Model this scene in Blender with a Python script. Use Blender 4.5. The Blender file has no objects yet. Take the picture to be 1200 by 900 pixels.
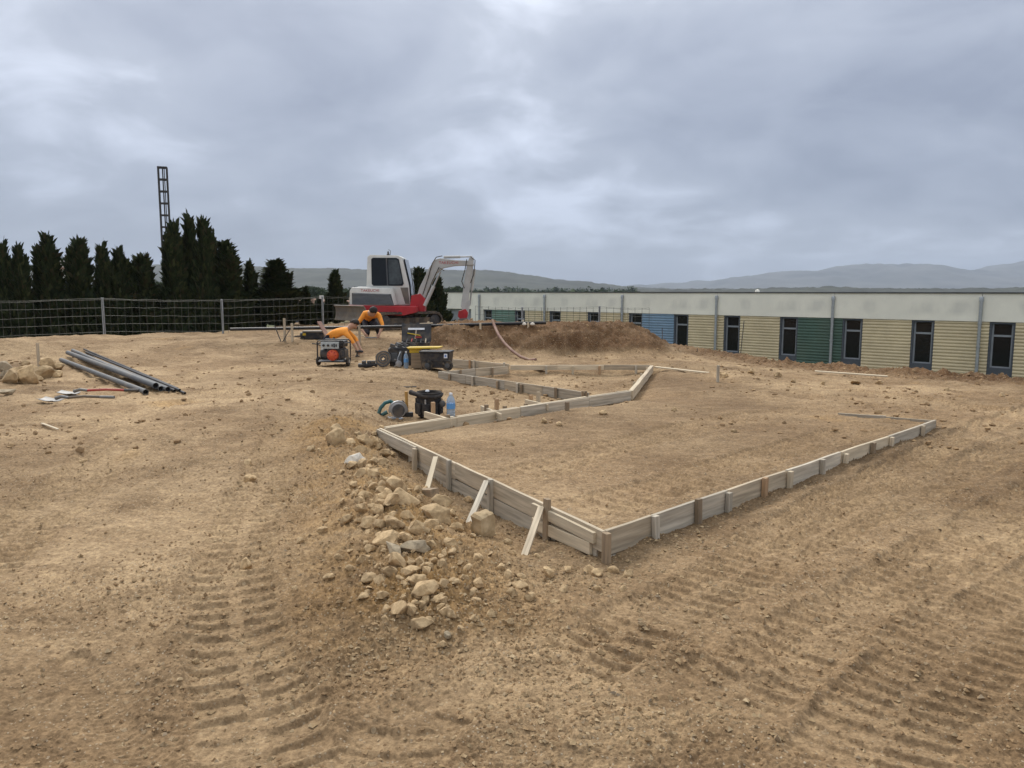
import bpy, bmesh, math, random
import numpy as np
from mathutils import Vector, Matrix, Euler, noise as mnoise

scene = bpy.context.scene
C = scene.collection
R = math.radians

# ------------------------------------------------------------------ camera
EYE = 1.70
FPX = 900.0                      # focal length in pixels of the 1200 px wide photograph
HOR = 341.0                      # row of the horizon
PITCH = math.atan((450 - HOR) / FPX)
cam_d = bpy.data.cameras.new('camera')
cam_d.sensor_width = 36.0
cam_d.lens = FPX / 1200 * 36.0
cam_d.clip_start = 0.05
cam_d.clip_end = 40000
cam = bpy.data.objects.new('camera', cam_d)
C.objects.link(cam)
cam.location = (0, 0, EYE)
cam.rotation_euler = (math.pi / 2 - PITCH, 0, 0)
scene.camera = cam

# ------------------------------------------------------------------ world: overcast sky
SUN_EL, SUN_ROT = R(43), R(-26)   # sun behind cloud, over the far left of the site
world = bpy.data.worlds.new('World')
scene.world = world
world.use_nodes = True
wn, wl = world.node_tree.nodes, world.node_tree.links
wn.clear()


def wnode(t, **kw):
    n = wn.new(t)
    for k, v in kw.items():
        setattr(n, k, v)
    return n


def wmath(op, a, b=None):
    n = wnode('ShaderNodeMath', operation=op)
    for i, s in enumerate((a, b)):
        if s is None:
            continue
        if isinstance(s, (int, float)):
            n.inputs[i].default_value = s
        else:
            wl.new(s, n.inputs[i])
    return n.outputs[0]


def wramp(fac, stops):
    n = wnode('ShaderNodeValToRGB')
    e = n.color_ramp.elements
    while len(e) < len(stops):
        e.new(0.5)
    for i, (p, c) in enumerate(stops):
        e[i].position = p
        e[i].color = (c[0], c[1], c[2], 1)
    wl.new(fac, n.inputs[0])
    return n.outputs[0]


w_out = wnode('ShaderNodeOutputWorld')
w_bg = wnode('ShaderNodeBackground')
w_tc = wnode('ShaderNodeTexCoord')
w_sep = wnode('ShaderNodeSeparateXYZ')
wl.new(w_tc.outputs['Generated'], w_sep.inputs[0])
zc = wmath('MAXIMUM', w_sep.outputs[2], 0.0)
den = wmath('ADD', zc, 0.30)
cu = wmath('DIVIDE', w_sep.outputs[0], den)
cv = wmath('DIVIDE', w_sep.outputs[1], den)
w_cmb = wnode('ShaderNodeCombineXYZ')
wl.new(cu, w_cmb.inputs[0])
wl.new(cv, w_cmb.inputs[1])


def wnoise(scale, detail, rough, dist, off):
    m = wnode('ShaderNodeMapping')
    m.inputs['Scale'].default_value = (-1, 1, 1)
    m.inputs['Location'].default_value = off
    wl.new(w_cmb.outputs[0], m.inputs['Vector'])
    n = wnode('ShaderNodeTexNoise')
    n.inputs['Scale'].default_value = scale
    n.inputs['Detail'].default_value = detail
    n.inputs['Roughness'].default_value = rough
    n.inputs['Distortion'].default_value = dist
    wl.new(m.outputs[0], n.inputs['Vector'])
    return n.outputs[0]


n_big = wnoise(1.15, 5, 0.5, 0.35, (3.1, 1.4, 0))
n_det = wnoise(3.4, 7, 0.55, 0.5, (0.4, 7.7, 2))
n_mix = wmath('ADD', wmath('MULTIPLY', n_big, 0.68), wmath('MULTIPLY', n_det, 0.32))
grad = wramp(zc, [(0.0, (0.200, 0.228, 0.295)), (0.10, (0.222, 0.250, 0.318)), (0.34, (0.335, 0.362, 0.425)), (1.0, (0.80, 0.82, 0.84))])
cl = wramp(n_mix, [(0.34, (0.66, 0.68, 0.73)), (0.45, (0.88, 0.89, 0.91)), (0.53, (1.06, 1.06, 1.05)), (0.64, (1.75, 1.72, 1.66))])
w_mul = wnode('ShaderNodeMix', data_type='RGBA', blend_type='MULTIPLY')
w_mul.inputs['Factor'].default_value = 1.0
wl.new(grad, w_mul.inputs['A'])
wl.new(cl, w_mul.inputs['B'])
w_sky = wnode('ShaderNodeTexSky')
w_sky.sky_type = 'NISHITA'
w_sky.sun_disc = False
w_sky.sun_elevation = SUN_EL
w_sky.sun_rotation = SUN_ROT
w_scl = wnode('ShaderNodeMix', data_type='RGBA', blend_type='MULTIPLY')
w_scl.inputs['Factor'].default_value = 1.0
wl.new(w_sky.outputs[0], w_scl.inputs['A'])
w_scl.inputs['B'].default_value = (0.10, 0.10, 0.10, 1)
w_mx = wnode('ShaderNodeMix', data_type='RGBA')
w_mx.inputs['Factor'].default_value = 0.95       # cloud cover
wl.new(w_scl.outputs['Result'], w_mx.inputs['A'])
wl.new(w_mul.outputs['Result'], w_mx.inputs['B'])
wl.new(w_mx.outputs['Result'], w_bg.inputs[0])
w_bg.inputs[1].default_value = 1.0
wl.new(w_bg.outputs[0], w_out.inputs[0])

sun_d = bpy.data.lights.new('sun', 'SUN')
sun_d.energy = 1.5
sun_d.angle = R(18)
sun_d.color = (1.0, 0.96, 0.90)
sun = bpy.data.objects.new('sun', sun_d)
C.objects.link(sun)
sdir = Vector((math.sin(SUN_ROT) * math.cos(SUN_EL), math.cos(SUN_ROT) * math.cos(SUN_EL), math.sin(SUN_EL)))
sun.rotation_euler = (-sdir).to_track_quat('-Z', 'Y').to_euler()

scene.view_settings.view_transform = 'Standard'
scene.view_settings.look = 'None'
scene.view_settings.gamma = 1.0
scene.view_settings.use_curve_mapping = False
scene.view_settings.exposure = 0.80
scene.cycles.use_denoising = True
scene.cycles.max_bounces = 5
scene.cycles.volume_bounces = 0
scene.cycles.diffuse_bounces = 2

# ------------------------------------------------------------------ helpers
rng = random.Random(7)


def ray(px, py):
    u = (px - 600) / FPX
    v = (450 - py) / FPX
    return Vector((u, math.cos(PITCH) + v * math.sin(PITCH), -math.sin(PITCH) + v * math.cos(PITCH)))


def P(px, py, z=0.0):
    d = ray(px, py)
    t = (z - EYE) / d.z
    return Vector((0, 0, EYE)) + d * t


def Pd(px, py, dist):
    d = ray(px, py)
    return Vector((0, 0, EYE)) + d * (dist / d.y)


def nodes_of(m):
    return m.node_tree.nodes, m.node_tree.links


MATS = {}


def mat(name, col, rough=0.7, var=0.12, scale=8.0, bump=0.0, bscale=60.0, metal=0.0, stretch=(1, 1, 1), spec=0.5,
        col2=None, dust=0.0, rnd=0.0, alpha=None, trans=0.0, ior=1.45, coord='Object', bdist=0.002):
    """procedural principled material: base colour broken by noise, optional second colour, dust and bump"""
    if name in MATS:
        return MATS[name]
    m = bpy.data.materials.new(name)
    m.use_nodes = True
    n, l = nodes_of(m)
    b = n['Principled BSDF']
    b.inputs['Roughness'].default_value = rough
    b.inputs['Metallic'].default_value = metal
    b.inputs['Specular IOR Level'].default_value = spec
    b.inputs['IOR'].default_value = ior
    if trans:
        b.inputs['Transmission Weight'].default_value = trans
    tc = n.new('ShaderNodeTexCoord')
    mp = n.new('ShaderNodeMapping')
    mp.inputs['Scale'].default_value = stretch
    l.new(tc.outputs[coord], mp.inputs['Vector'])
    oi = n.new('ShaderNodeObjectInfo')
    off = n.new('ShaderNodeVectorMath')
    off.operation = 'MULTIPLY_ADD'
    off.inputs[1].default_value = (1, 1, 1)
    l.new(mp.outputs[0], off.inputs[0])
    sc = n.new('ShaderNodeVectorMath')
    sc.operation = 'SCALE'
    sc.inputs['Scale'].default_value = 37.0
    cx = n.new('ShaderNodeCombineXYZ')
    l.new(oi.outputs['Random'], cx.inputs[0])
    l.new(oi.outputs['Random'], cx.inputs[1])
    l.new(cx.outputs[0], sc.inputs[0])
    l.new(sc.outputs[0], off.inputs[2])
    nz = n.new('ShaderNodeTexNoise')
    nz.inputs['Scale'].default_value = scale
    nz.inputs['Detail'].default_value = 6
    nz.inputs['Roughness'].default_value = 0.62
    l.new(off.outputs[0], nz.inputs['Vector'])
    rp = n.new('ShaderNodeValToRGB')
    c2 = col2 or tuple(min(1, c * (1 + 1.5 * var)) for c in col)
    c1 = tuple(c * (1 - 1.5 * var) for c in col)
    rp.color_ramp.elements[0].position = 0.32
    rp.color_ramp.elements[1].position = 0.68
    rp.color_ramp.elements[0].color = (*c1, 1)
    rp.color_ramp.elements[1].color = (*c2, 1)
    l.new(nz.outputs[0], rp.inputs[0])
    out = rp.outputs[0]
    if rnd:
        hs = n.new('ShaderNodeHueSaturation')
        mr = n.new('ShaderNodeMapRange')
        mr.inputs[3].default_value = 1 - rnd
        mr.inputs[4].default_value = 1 + rnd
        l.new(oi.outputs['Random'], mr.inputs[0])
        l.new(mr.outputs[0], hs.inputs['Value'])
        l.new(out, hs.inputs['Color'])
        out = hs.outputs[0]
    if dust:
        nd = n.new('ShaderNodeTexNoise')
        nd.inputs['Scale'].default_value = scale * 0.6
        nd.inputs['Detail'].default_value = 7
        l.new(off.outputs[0], nd.inputs['Vector'])
        mr = n.new('ShaderNodeMapRange')
        mr.inputs[1].default_value = 0.45
        mr.inputs[2].default_value = 0.75
        mr.inputs[4].default_value = dust
        l.new(nd.outputs[0], mr.inputs[0])
        mx = n.new('ShaderNodeMix')
        mx.data_type = 'RGBA'
        l.new(mr.outputs[0], mx.inputs['Factor'])
        l.new(out, mx.inputs['A'])
        mx.inputs['B'].default_value = (0.36, 0.26, 0.155, 1)
        out = mx.outputs['Result']
    l.new(out, b.inputs['Base Color'])
    if bump:
        nb = n.new('ShaderNodeTexNoise')
        nb.inputs['Scale'].default_value = bscale
        nb.inputs['Detail'].default_value = 5
        l.new(off.outputs[0], nb.inputs['Vector'])
        bp = n.new('ShaderNodeBump')
        bp.inputs['Strength'].default_value = bump
        bp.inputs['Distance'].default_value = bdist
        l.new(nb.outputs[0], bp.inputs['Height'])
        l.new(bp.outputs[0], b.inputs['Normal'])
    MATS[name] = m
    return m


class MB:
    """collects verts / faces of ONE mesh"""
    def __init__(s):
        s.v, s.f = [], []

    def add(s, verts, faces, M=None):
        o = len(s.v)
        s.v += [tuple(M @ Vector(v)) if M else tuple(v) for v in verts]
        s.f += [tuple(i + o for i in f) for f in faces]
        return s

    def box(s, c, d, M=None, rot=None):
        hx, hy, hz = d[0] / 2, d[1] / 2, d[2] / 2
        vs = [Vector((x, y, z)) for x in (-hx, hx) for y in (-hy, hy) for z in (-hz, hz)]
        if rot is not None:
            e = Euler(rot).to_matrix()
            vs = [e @ v for v in vs]
        vs = [v + Vector(c) for v in vs]
        return s.add(vs, [(0, 1, 3, 2), (4, 6, 7, 5), (0, 4, 5, 1), (2, 3, 7, 6), (0, 2, 6, 4), (1, 5, 7, 3)], M)

    def tube(s, pts, r, n=8, cap=True, M=None):
        pts = [Vector(p) for p in pts]
        rr = r if isinstance(r, (list, tuple)) else [r] * len(pts)
        vs, fs = [], []
        ref = None
        for i, p in enumerate(pts):
            a = pts[max(i - 1, 0)]
            b = pts[min(i + 1, len(pts) - 1)]
            t = (b - a).normalized()
            if ref is None:
                ref = Vector((0, 0, 1)) if abs(t.z) < 0.9 else Vector((1, 0, 0))
            x = t.cross(ref).normalized()
            y = x.cross(t).normalized()
            ref = y
            for k in range(n):
                an = 2 * math.pi * k / n
                vs.append(p + (x * math.cos(an) + y * math.sin(an)) * rr[i])
        for i in range(len(pts) - 1):
            for k in range(n):
                fs.append((i * n + k, i * n + (k + 1) % n, (i + 1) * n + (k + 1) % n, (i + 1) * n + k))
        if cap:
            fs.append(tuple(range(n))[::-1])
            fs.append(tuple((len(pts) - 1) * n + k for k in range(n)))
        return s.add(vs, fs, M)

    def prism(s, outline, y0, y1, axis='y', M=None):
        """outline of (a, b) pairs extruded along an axis: y -> (a, y, b), x -> (x, a, b), z -> (a, b, z)"""
        n = len(outline)
        mk = {'y': lambda a, b, t: (a, t, b), 'x': lambda a, b, t: (t, a, b), 'z': lambda a, b, t: (a, b, t)}[axis]
        vs = [mk(a, b, y0) for a, b in outline] + [mk(a, b, y1) for a, b in outline]
        fs = [tuple(range(n)), tuple(range(2 * n - 1, n - 1, -1))]
        fs += [(i, i + n, (i + 1) % n + n, (i + 1) % n) for i in range(n)]
        return s.add(vs, fs, M)

    def lathe(s, prof, n=14, axis='z', c=(0, 0, 0), M=None):
        vs, fs = [], []
        for r, h in prof:
            for k in range(n):
                a = 2 * math.pi * k / n
                p = (r * math.cos(a), r * math.sin(a), h)
                if axis == 'y':
                    p = (p[0], p[2], p[1])
                elif axis == 'x':
                    p = (p[2], p[0], p[1])
                vs.append((p[0] + c[0], p[1] + c[1], p[2] + c[2]))
        for i in range(len(prof) - 1):
            for k in range(n):
                fs.append((i * n + k, i * n + (k + 1) % n, (i + 1) * n + (k + 1) % n, (i + 1) * n + k))
        fs.append(tuple(range(n))[::-1])
        fs.append(tuple((len(prof) - 1) * n + k for k in range(n)))
        return s.add(vs, fs, M)

    def build(s, name, m, parent=None, smooth=False, bevel=0.0):
        me = bpy.data.meshes.new(name)
        me.from_pydata(s.v, [], s.f)
        bm = bmesh.new()
        bm.from_mesh(me)
        bmesh.ops.recalc_face_normals(bm, faces=bm.faces)
        if bevel:
            es = [e for e in bm.edges if len(e.link_faces) == 2 and e.calc_face_angle(0) > 0.6]
            bmesh.ops.bevel(bm, geom=es, offset=bevel, segments=2, affect='EDGES', profile=0.6)
        bm.to_mesh(me)
        bm.free()
        if smooth:
            me.shade_smooth()
            me.set_sharp_from_angle(angle=R(38))
        me.materials.append(m)
        o = bpy.data.objects.new(name, me)
        C.objects.link(o)
        if parent:
            o.parent = parent
        return o


def tag(o, label=None, cat=None, group=None, kind=None):
    for k, v in (('label', label), ('category', cat), ('group', group), ('kind', kind)):
        if v:
            o[k] = v
    return o


def thing(name, label, cat, loc=(0, 0, 0), rz=0.0, group=None):
    o = bpy.data.objects.new(name, None)
    o.empty_display_size = 0.2
    C.objects.link(o)
    o.location = loc
    o.rotation_euler = (0, 0, rz)
    return tag(o, label, cat, group)


def copy_tree(o, parent=None):
    c = o.copy()
    C.objects.link(c)
    c.parent = parent
    for ch in list(o.children):
        copy_tree(ch, c)
    return c


# ---------------------------------------------------------------- numpy noise
def _hash(ix, iy, seed):
    h = (ix.astype(np.int64) * 374761393 + iy.astype(np.int64) * 668265263 + seed * 1442695041) & 0x7fffffff
    h = ((h ^ (h >> 13)) * 1274126177) & 0x7fffffff
    h = (h ^ (h >> 16)) & 0x7fffffff
    return h


def gnoise(x, y, seed=0):
    xi, yi = np.floor(x), np.floor(y)
    fx, fy = x - xi, y - yi
    u = fx * fx * fx * (fx * (fx * 6 - 15) + 10)
    v = fy * fy * fy * (fy * (fy * 6 - 15) + 10)

    def g(ox, oy):
        a = _hash(xi + ox, yi + oy, seed).astype(np.float64) * (2 * math.pi / 0x7fffffff)
        return np.cos(a) * (fx - ox) + np.sin(a) * (fy - oy)
    n0 = g(0, 0) * (1 - u) + g(1, 0) * u
    n1 = g(0, 1) * (1 - u) + g(1, 1) * u
    return (n0 * (1 - v) + n1 * v) * 1.4


def fbm(x, y, sc, oct=4, seed=0, gain=0.5):
    t, a = np.zeros_like(x), 1.0
    for i in range(oct):
        t += a * gnoise(x * sc + 17.3 * i, y * sc - 9.1 * i, seed + i)
        sc *= 2.03
        a *= gain
    return t


def sst(a, b, x):
    t = np.clip((x - a) / (b - a), 0, 1)
    return t * t * (3 - 2 * t)


def seg_info(x, y, pts):
    """distance to a polyline, signed side, arc length"""
    best = np.full_like(x, 1e9)
    side = np.zeros_like(x)
    arc = np.zeros_like(x)
    acc = 0.0
    for (ax, ay), (bx, by) in zip(pts[:-1], pts[1:]):
        dx, dy = bx - ax, by - ay
        L = math.hypot(dx, dy)
        t = np.clip(((x - ax) * dx + (y - ay) * dy) / (L * L), 0, 1)
        qx, qy = x - (ax + t * dx), y - (ay + t * dy)
        d = np.hypot(qx, qy)
        s = np.sign(dx * qy - dy * qx)
        m = d < best
        best = np.where(m, d, best)
        side = np.where(m, s, side)
        arc = np.where(m, acc + t * L, arc)
        acc += L
    return best, side, arc


def poly_sd(x, y, poly):
    """signed distance to a closed polygon, negative inside"""
    d, _, _ = seg_info(x, y, list(poly) + [poly[0]])
    inside = np.zeros(x.shape, bool)
    n = len(poly)
    for i in range(n):
        (ax, ay), (bx, by) = poly[i], poly[(i + 1) % n]
        if ay == by:
            continue
        c = ((ay > y) != (by > y)) & (x < (bx - ax) * (y - ay) / (by - ay) + ax)
        inside ^= c
    return np.where(inside, -d, d)


def xy(v):
    return (v.x, v.y)


# ---------------------------------------------------------------- layout of the formwork, tracks and edges
ZT = 0.17
C0, C1, C2 = P(708, 622, ZT), P(447, 502, ZT), P(1097, 492, ZT)
B1, B2 = P(739, 458, ZT), P(764, 428, ZT)
BK = P(935, 475, ZT)
IN0, IN1 = P(514, 435, ZT), P(690, 460, ZT)
CB1 = P(597, 429, ZT)
FB0, FB1 = P(526, 422, ZT), P(598, 428, ZT)

EDGE = [(10.2, 16.4), (9.2, 17.8), (8.0, 18.9), (7.0, 20.0), (6.2, 21.6), (5.6, 24.2), (2.5, 25.6), (0.0, 33), (-9.5, 34),
        (-9.0, 27.6), (-9.7, 26.4), (-12.6, 24.3), (-15, 22.9), (-24, 17.6), (-60, 2), (-60, -40), (60, -40), (60, -25)]
SLAB = [xy(C0), xy(C2), xy(BK), (B2.x + 0.4, B2.y), xy(B2), xy(B1), xy(C1)]


PIT = [xy(C1), xy(B1), xy(B2), xy(FB1), xy(FB0), xy(IN0), (-1.9, 11.0)]


def px_line(pts, z=0.0):
    return [xy(P(a, b, z)) for a, b in pts]


# caterpillar tracks: (centre line, half width, bar pitch, depth)
TRACKS = [
    (px_line([(352, 488), (322, 540), (292, 600), (272, 660), (276, 740), (300, 830), (335, 960)]), 0.235, 0.150, 0.7),
    (px_line([(175, 505), (105, 552), (40, 600), (-60, 680)]), 0.30, 0.125, 0.8),
    (px_line([(1290, 500), (1150, 545), (1020, 600), (900, 655), (770, 722), (640, 800)]), 0.24, 0.115, 0.8),
    (px_line([(1320, 560), (1190, 620), (1060, 690), (950, 752), (830, 830)]), 0.25, 0.115, 0.75),
    (px_line([(1330, 640), (1230, 690), (1130, 760), (1040, 850), (990, 930)]), 0.25, 0.115, 0.7),
    (px_line([(1250, 470), (1120, 520), (1010, 575), (870, 650)]), 0.2, 0.115, 1.0),
    (px_line([(1030, 498), (900, 535), (770, 575), (660, 600)], 0.1), 0.26, 0.150, 0.8),
    (px_line([(980, 476), (860, 492), (740, 520), (600, 560)], 0.1), 0.26, 0.150, 0.7),
    (px_line([(880, 460), (940, 480), (1010, 505)], 0.1), 0.2, 0.15, 0.5),
    (px_line([(560, 800), (480, 850), (440, 930)]), 0.2, 0.16, 0.5),
    (px_line([(1330, 520), (1220, 575), (1110, 640), (1000, 715), (900, 790)]), 0.18, 0.115, 0.8),
    (px_line([(230, 470), (330, 455), (430, 452), (520, 460)]), 0.22, 0.15, 0.9),
    (px_line([(120, 470), (250, 440), (360, 428)]), 0.25, 0.15, 0.9),
    (px_line([(60, 520), (200, 480), (330, 470), (420, 490)]), 0.22, 0.15, 0.8),
    (px_line([(900, 452), (1030, 462), (1180, 490)]), 0.25, 0.15, 0.9),
]
TYRE = px_line([(85, 770), (125, 830), (190, 905), (230, 960)])
RUTS = [px_line([(215, 640), (222, 700), (215, 770), (190, 830)]), px_line([(560, 770), (700, 745), (860, 790), (1000, 800)]),
        px_line([(420, 800), (560, 780), (760, 765), (900, 790)])]
HEAP = px_line([(395, 510), (430, 545), (455, 600), (470, 650), (480, 700)])


def macro(x, y):
    z = 0.09 * sst(5.5, 10.5, y) + 0.05 * fbm(x, y, 0.22, 3, 3)
    z = z - 0.25 * sst(3.0, 8.0, x) * sst(9, 17, y)
    # bench with the excavator, rising bank on the left
    bench = sst(18.7, 20.9, y + 0.35 * fbm(x, y, 0.5, 2, 5)) * sst(-1.0, -2.6, x) * sst(-9.5, -6.5, x)
    left = sst(16.5, 22.5, y + 0.18 * (x + 14)) * sst(-5.0, -8.5, x)
    low = np.maximum(0.30 * bench, 0.24 * left)
    # spoil mound behind the formwork
    xr = x + 0.25 * fbm(x, y, 0.6, 3, 11)
    yr = y + 0.22 * fbm(x, y, 0.9, 3, 12)
    mound = sst(18.7, 20.3, yr) * sst(24.6, 22.0, yr) * sst(-3.0, -1.7, xr) * sst(5.0, 3.0, xr)
    z = z + np.maximum(low, mound * (0.66 + 0.06 * fbm(x, y, 0.8, 3, 13)))
    # low windrow of loose soil along the right edge of the site
    ed = poly_sd(x, y, EDGE)
    wind = np.exp(-((ed + 0.75) / 0.5) ** 2) * sst(4.5, 7.0, x)
    z = z + wind * (0.06 + 0.11 * fbm(x, y, 1.3, 4, 15, 0.6))
    # heap under the rocks, heap on the left
    dh, _, _ = seg_info(x, y, HEAP)
    z = z + 0.13 * np.exp(-(dh / 0.42) ** 2)
    z = z + 0.42 * np.exp(-(((x + 12.2) / 1.5) ** 2 + ((y - 18.2) / 1.3) ** 2))
    # the pegged out strip beside the diagonal lies a little lower
    z = z - 0.10 * sst(0.35, -0.25, poly_sd(x, y, PIT))
    # formwork: soil filled almost to the top inside, cut or banked outside
    sd = poly_sd(x, y, SLAB)
    L01, L02 = math.dist(xy(C0), xy(C1)), math.dist(xy(C0), xy(C2))
    d01, _, a01 = seg_info(x, y, [xy(C0), xy(C1)])
    d02, _, a02 = seg_info(x, y, [xy(C0), xy(C2)])
    d1b, _, _ = seg_info(x, y, [xy(C1), xy(B1), xy(B2)])
    w1_, w2_ = np.exp(-(d01 / 0.42) ** 2), np.exp(-(d02 / 0.50) ** 2)
    zo = z + (np.interp(a01 / L01, [0, .12, .3, .6, .85, 1], [-.03, -.08, -.11, -.10, -.02, .06]) - z) * w1_
    zo = zo + (np.interp(a02 / L02, [0, .5, 1], [-.01, .035, .065]) - zo) * w2_
    far = sst(9.0, 12.0, y)
    zi = (ZT - 0.055 + 0.3 * (z - 0.06)) * (1 - far) + z * far - 0.05 * np.exp(-(d1b / 0.3) ** 2)
    z = np.where(sd < -0.004, zi, zo)
    # drop beyond the edge of the site
    z = z - 1.95 * sst(-0.15, 2.6, ed) - 0.0 * x
    r = np.hypot(x, y)
    z = z - 7.0 * sst(60, 350, r)
    return z, ed, sd


def height(x, y):
    """full relief -> z, masks"""
    z, ed, sd = macro(x, y)
    r = np.hypot(x, y)
    near = 1 - sst(30, 45, r)
    dist = 0.5 + 0.5 * fbm(x, y, 0.7, 3, 21)            # how disturbed the soil is
    dist = np.clip(dist, 0, 1)
    rel = 0.05 * sst(7, 12, y) * fbm(x, y, 0.8, 3, 33) + 0.022 * fbm(x, y, 1.6, 3, 31) + 0.011 * fbm(x, y, 5.0, 3, 41)
    clod = np.abs(fbm(x, y, 13.0, 3, 51, 0.6))
    clod2 = np.abs(fbm(x, y, 33.0, 2, 61, 0.6))
    streak = fbm(x * 0.55 + y * 0.83, (y * 0.55 - x * 0.83) * 4.0, 2.2, 3, 66)
    rel = rel + 0.006 * streak + dist ** 1.5 * (0.026 * clod + 0.015 * clod2) + 0.005 * clod2
    comp = np.zeros_like(x)
    inside = sd < -0.01
    rel = np.where(inside, rel * 0.55, rel)
    for i, (pl, hw, pitch, amp) in enumerate(TRACKS):
        xs, ys = zip(*pl)
        m = (x > min(xs) - 1) & (x < max(xs) + 1) & (y > min(ys) - 1) & (y < max(ys) + 1)
        if not m.any():
            continue
        X, Y = x[m], y[m]
        wx = X + 0.03 * fbm(X, Y, 1.5, 2, 70 + i)
        wy = Y + 0.03 * fbm(X, Y, 1.5, 2, 80 + i)
        d, s, a = seg_info(wx, wy, pl)
        L = sum(math.dist(p, q) for p, q in zip(pl[:-1], pl[1:]))
        w = sst(hw + 0.03, hw - 0.02, d) * sst(0, 0.25, a) * sst(L, L - 0.25, a)
        broken = (0.3 + 0.7 * sst(-0.75, -0.05, fbm(X, Y, 1.4, 2, 90 + i))) * amp
        ph = a / pitch + 0.12 * fbm(X, Y, 2.0, 2, 95 + i) + 0.55 * (d / hw) ** 2 * 0.5
        saw = ph - np.floor(ph)
        prof = np.where(saw < 0.68, 0.0, np.sin((saw - 0.68) / 0.32 * math.pi)) - 0.25 * saw
        half = np.where(d < 0.035, 0.35, 1.0)
        rise = 0.046 * prof * half * broken
        berm = np.exp(-((d - hw - 0.04) / 0.05) ** 2) * (0.5 + 0.5 * fbm(X, Y, 3.5, 3, 100 + i)) * 0.020 * amp * sst(0, 0.3, a) * sst(L, L - 0.3, a)
        new = rel[m] * (1 - 0.8 * w * min(1, amp + 0.2)) + w * (rise - 0.020 * amp) + np.maximum(berm, 0)
        if pl is TRACKS[6][0] or pl is TRACKS[7][0] or pl is TRACKS[8][0]:
            new = np.where(inside[m], new, rel[m])
        rel[m] = new
        comp[m] = np.maximum(comp[m], w * amp)
    d, s, a = seg_info(x, y, TYRE)
    w = sst(0.085, 0.06, d)
    saw = (a / 0.035 + np.abs(d) / 0.05 * 0.8)
    rel = rel * (1 - 0.7 * w) + w * (-0.012 + 0.005 * (np.sin(saw * 2 * math.pi) > 0.2))
    for i, pl in enumerate(RUTS):
        d, s, a = seg_info(x + 0.05 * fbm(x, y, 2, 2, 110 + i), y + 0.05 * fbm(x, y, 2, 2, 115 + i), pl)
        rel = rel + (0.024 * np.exp(-(d / 0.09) ** 2) - 0.016 * np.exp(-((d * s - 0.12) / 0.08) ** 2)) * np.clip(0.55 + fbm(x, y, 1.1, 2, 120 + i), 0.1, 1)
    # dug lumps on the mound and at the site edge
    rough = np.clip(np.exp(-((ed + 0.8) / 1.1) ** 2) * sst(3, 6, x) + sst(0.16, 0.34, z) * sst(17.5, 18.5, y) * sst(-3.2, -2.0, x), 0, 1)
    rel = rel + rough * (0.07 * fbm(x, y, 2.6, 5, 131, 0.68) + 0.05 * np.abs(fbm(x, y, 4.5, 3, 141, 0.6)))
    dh, _, _ = seg_info(x, y, HEAP)
    pile = np.exp(-(dh / 0.6) ** 2)
    rel = rel + pile * (0.035 * clod + 0.02 * clod2)
    return z + rel * near, ed, sd, dist, comp, rough, pile


GRID = {}


def gz(x, y):
    """height of the ground sheet, read off its own grid"""
    r, a = math.hypot(x, y), math.atan2(x, y)
    rad, Z = GRID['rad'], GRID['Z']
    j = (a - R(-44)) / R(88) * 899
    if not 0 <= j < 898.9:
        return float(height(np.array([float(x)]), np.array([float(y)]))[0][0])
    i = int(np.clip(np.searchsorted(rad, r) - 1, 0, len(rad) - 2))
    t = (r - rad[i]) / (rad[i + 1] - rad[i])
    j0 = int(j)
    u = j - j0
    q = Z[i:i + 2, j0:j0 + 2]
    return float((q[0, 0] * (1 - u) + q[0, 1] * u) * (1 - t) + (q[1, 0] * (1 - u) + q[1, 1] * u) * t)


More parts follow.
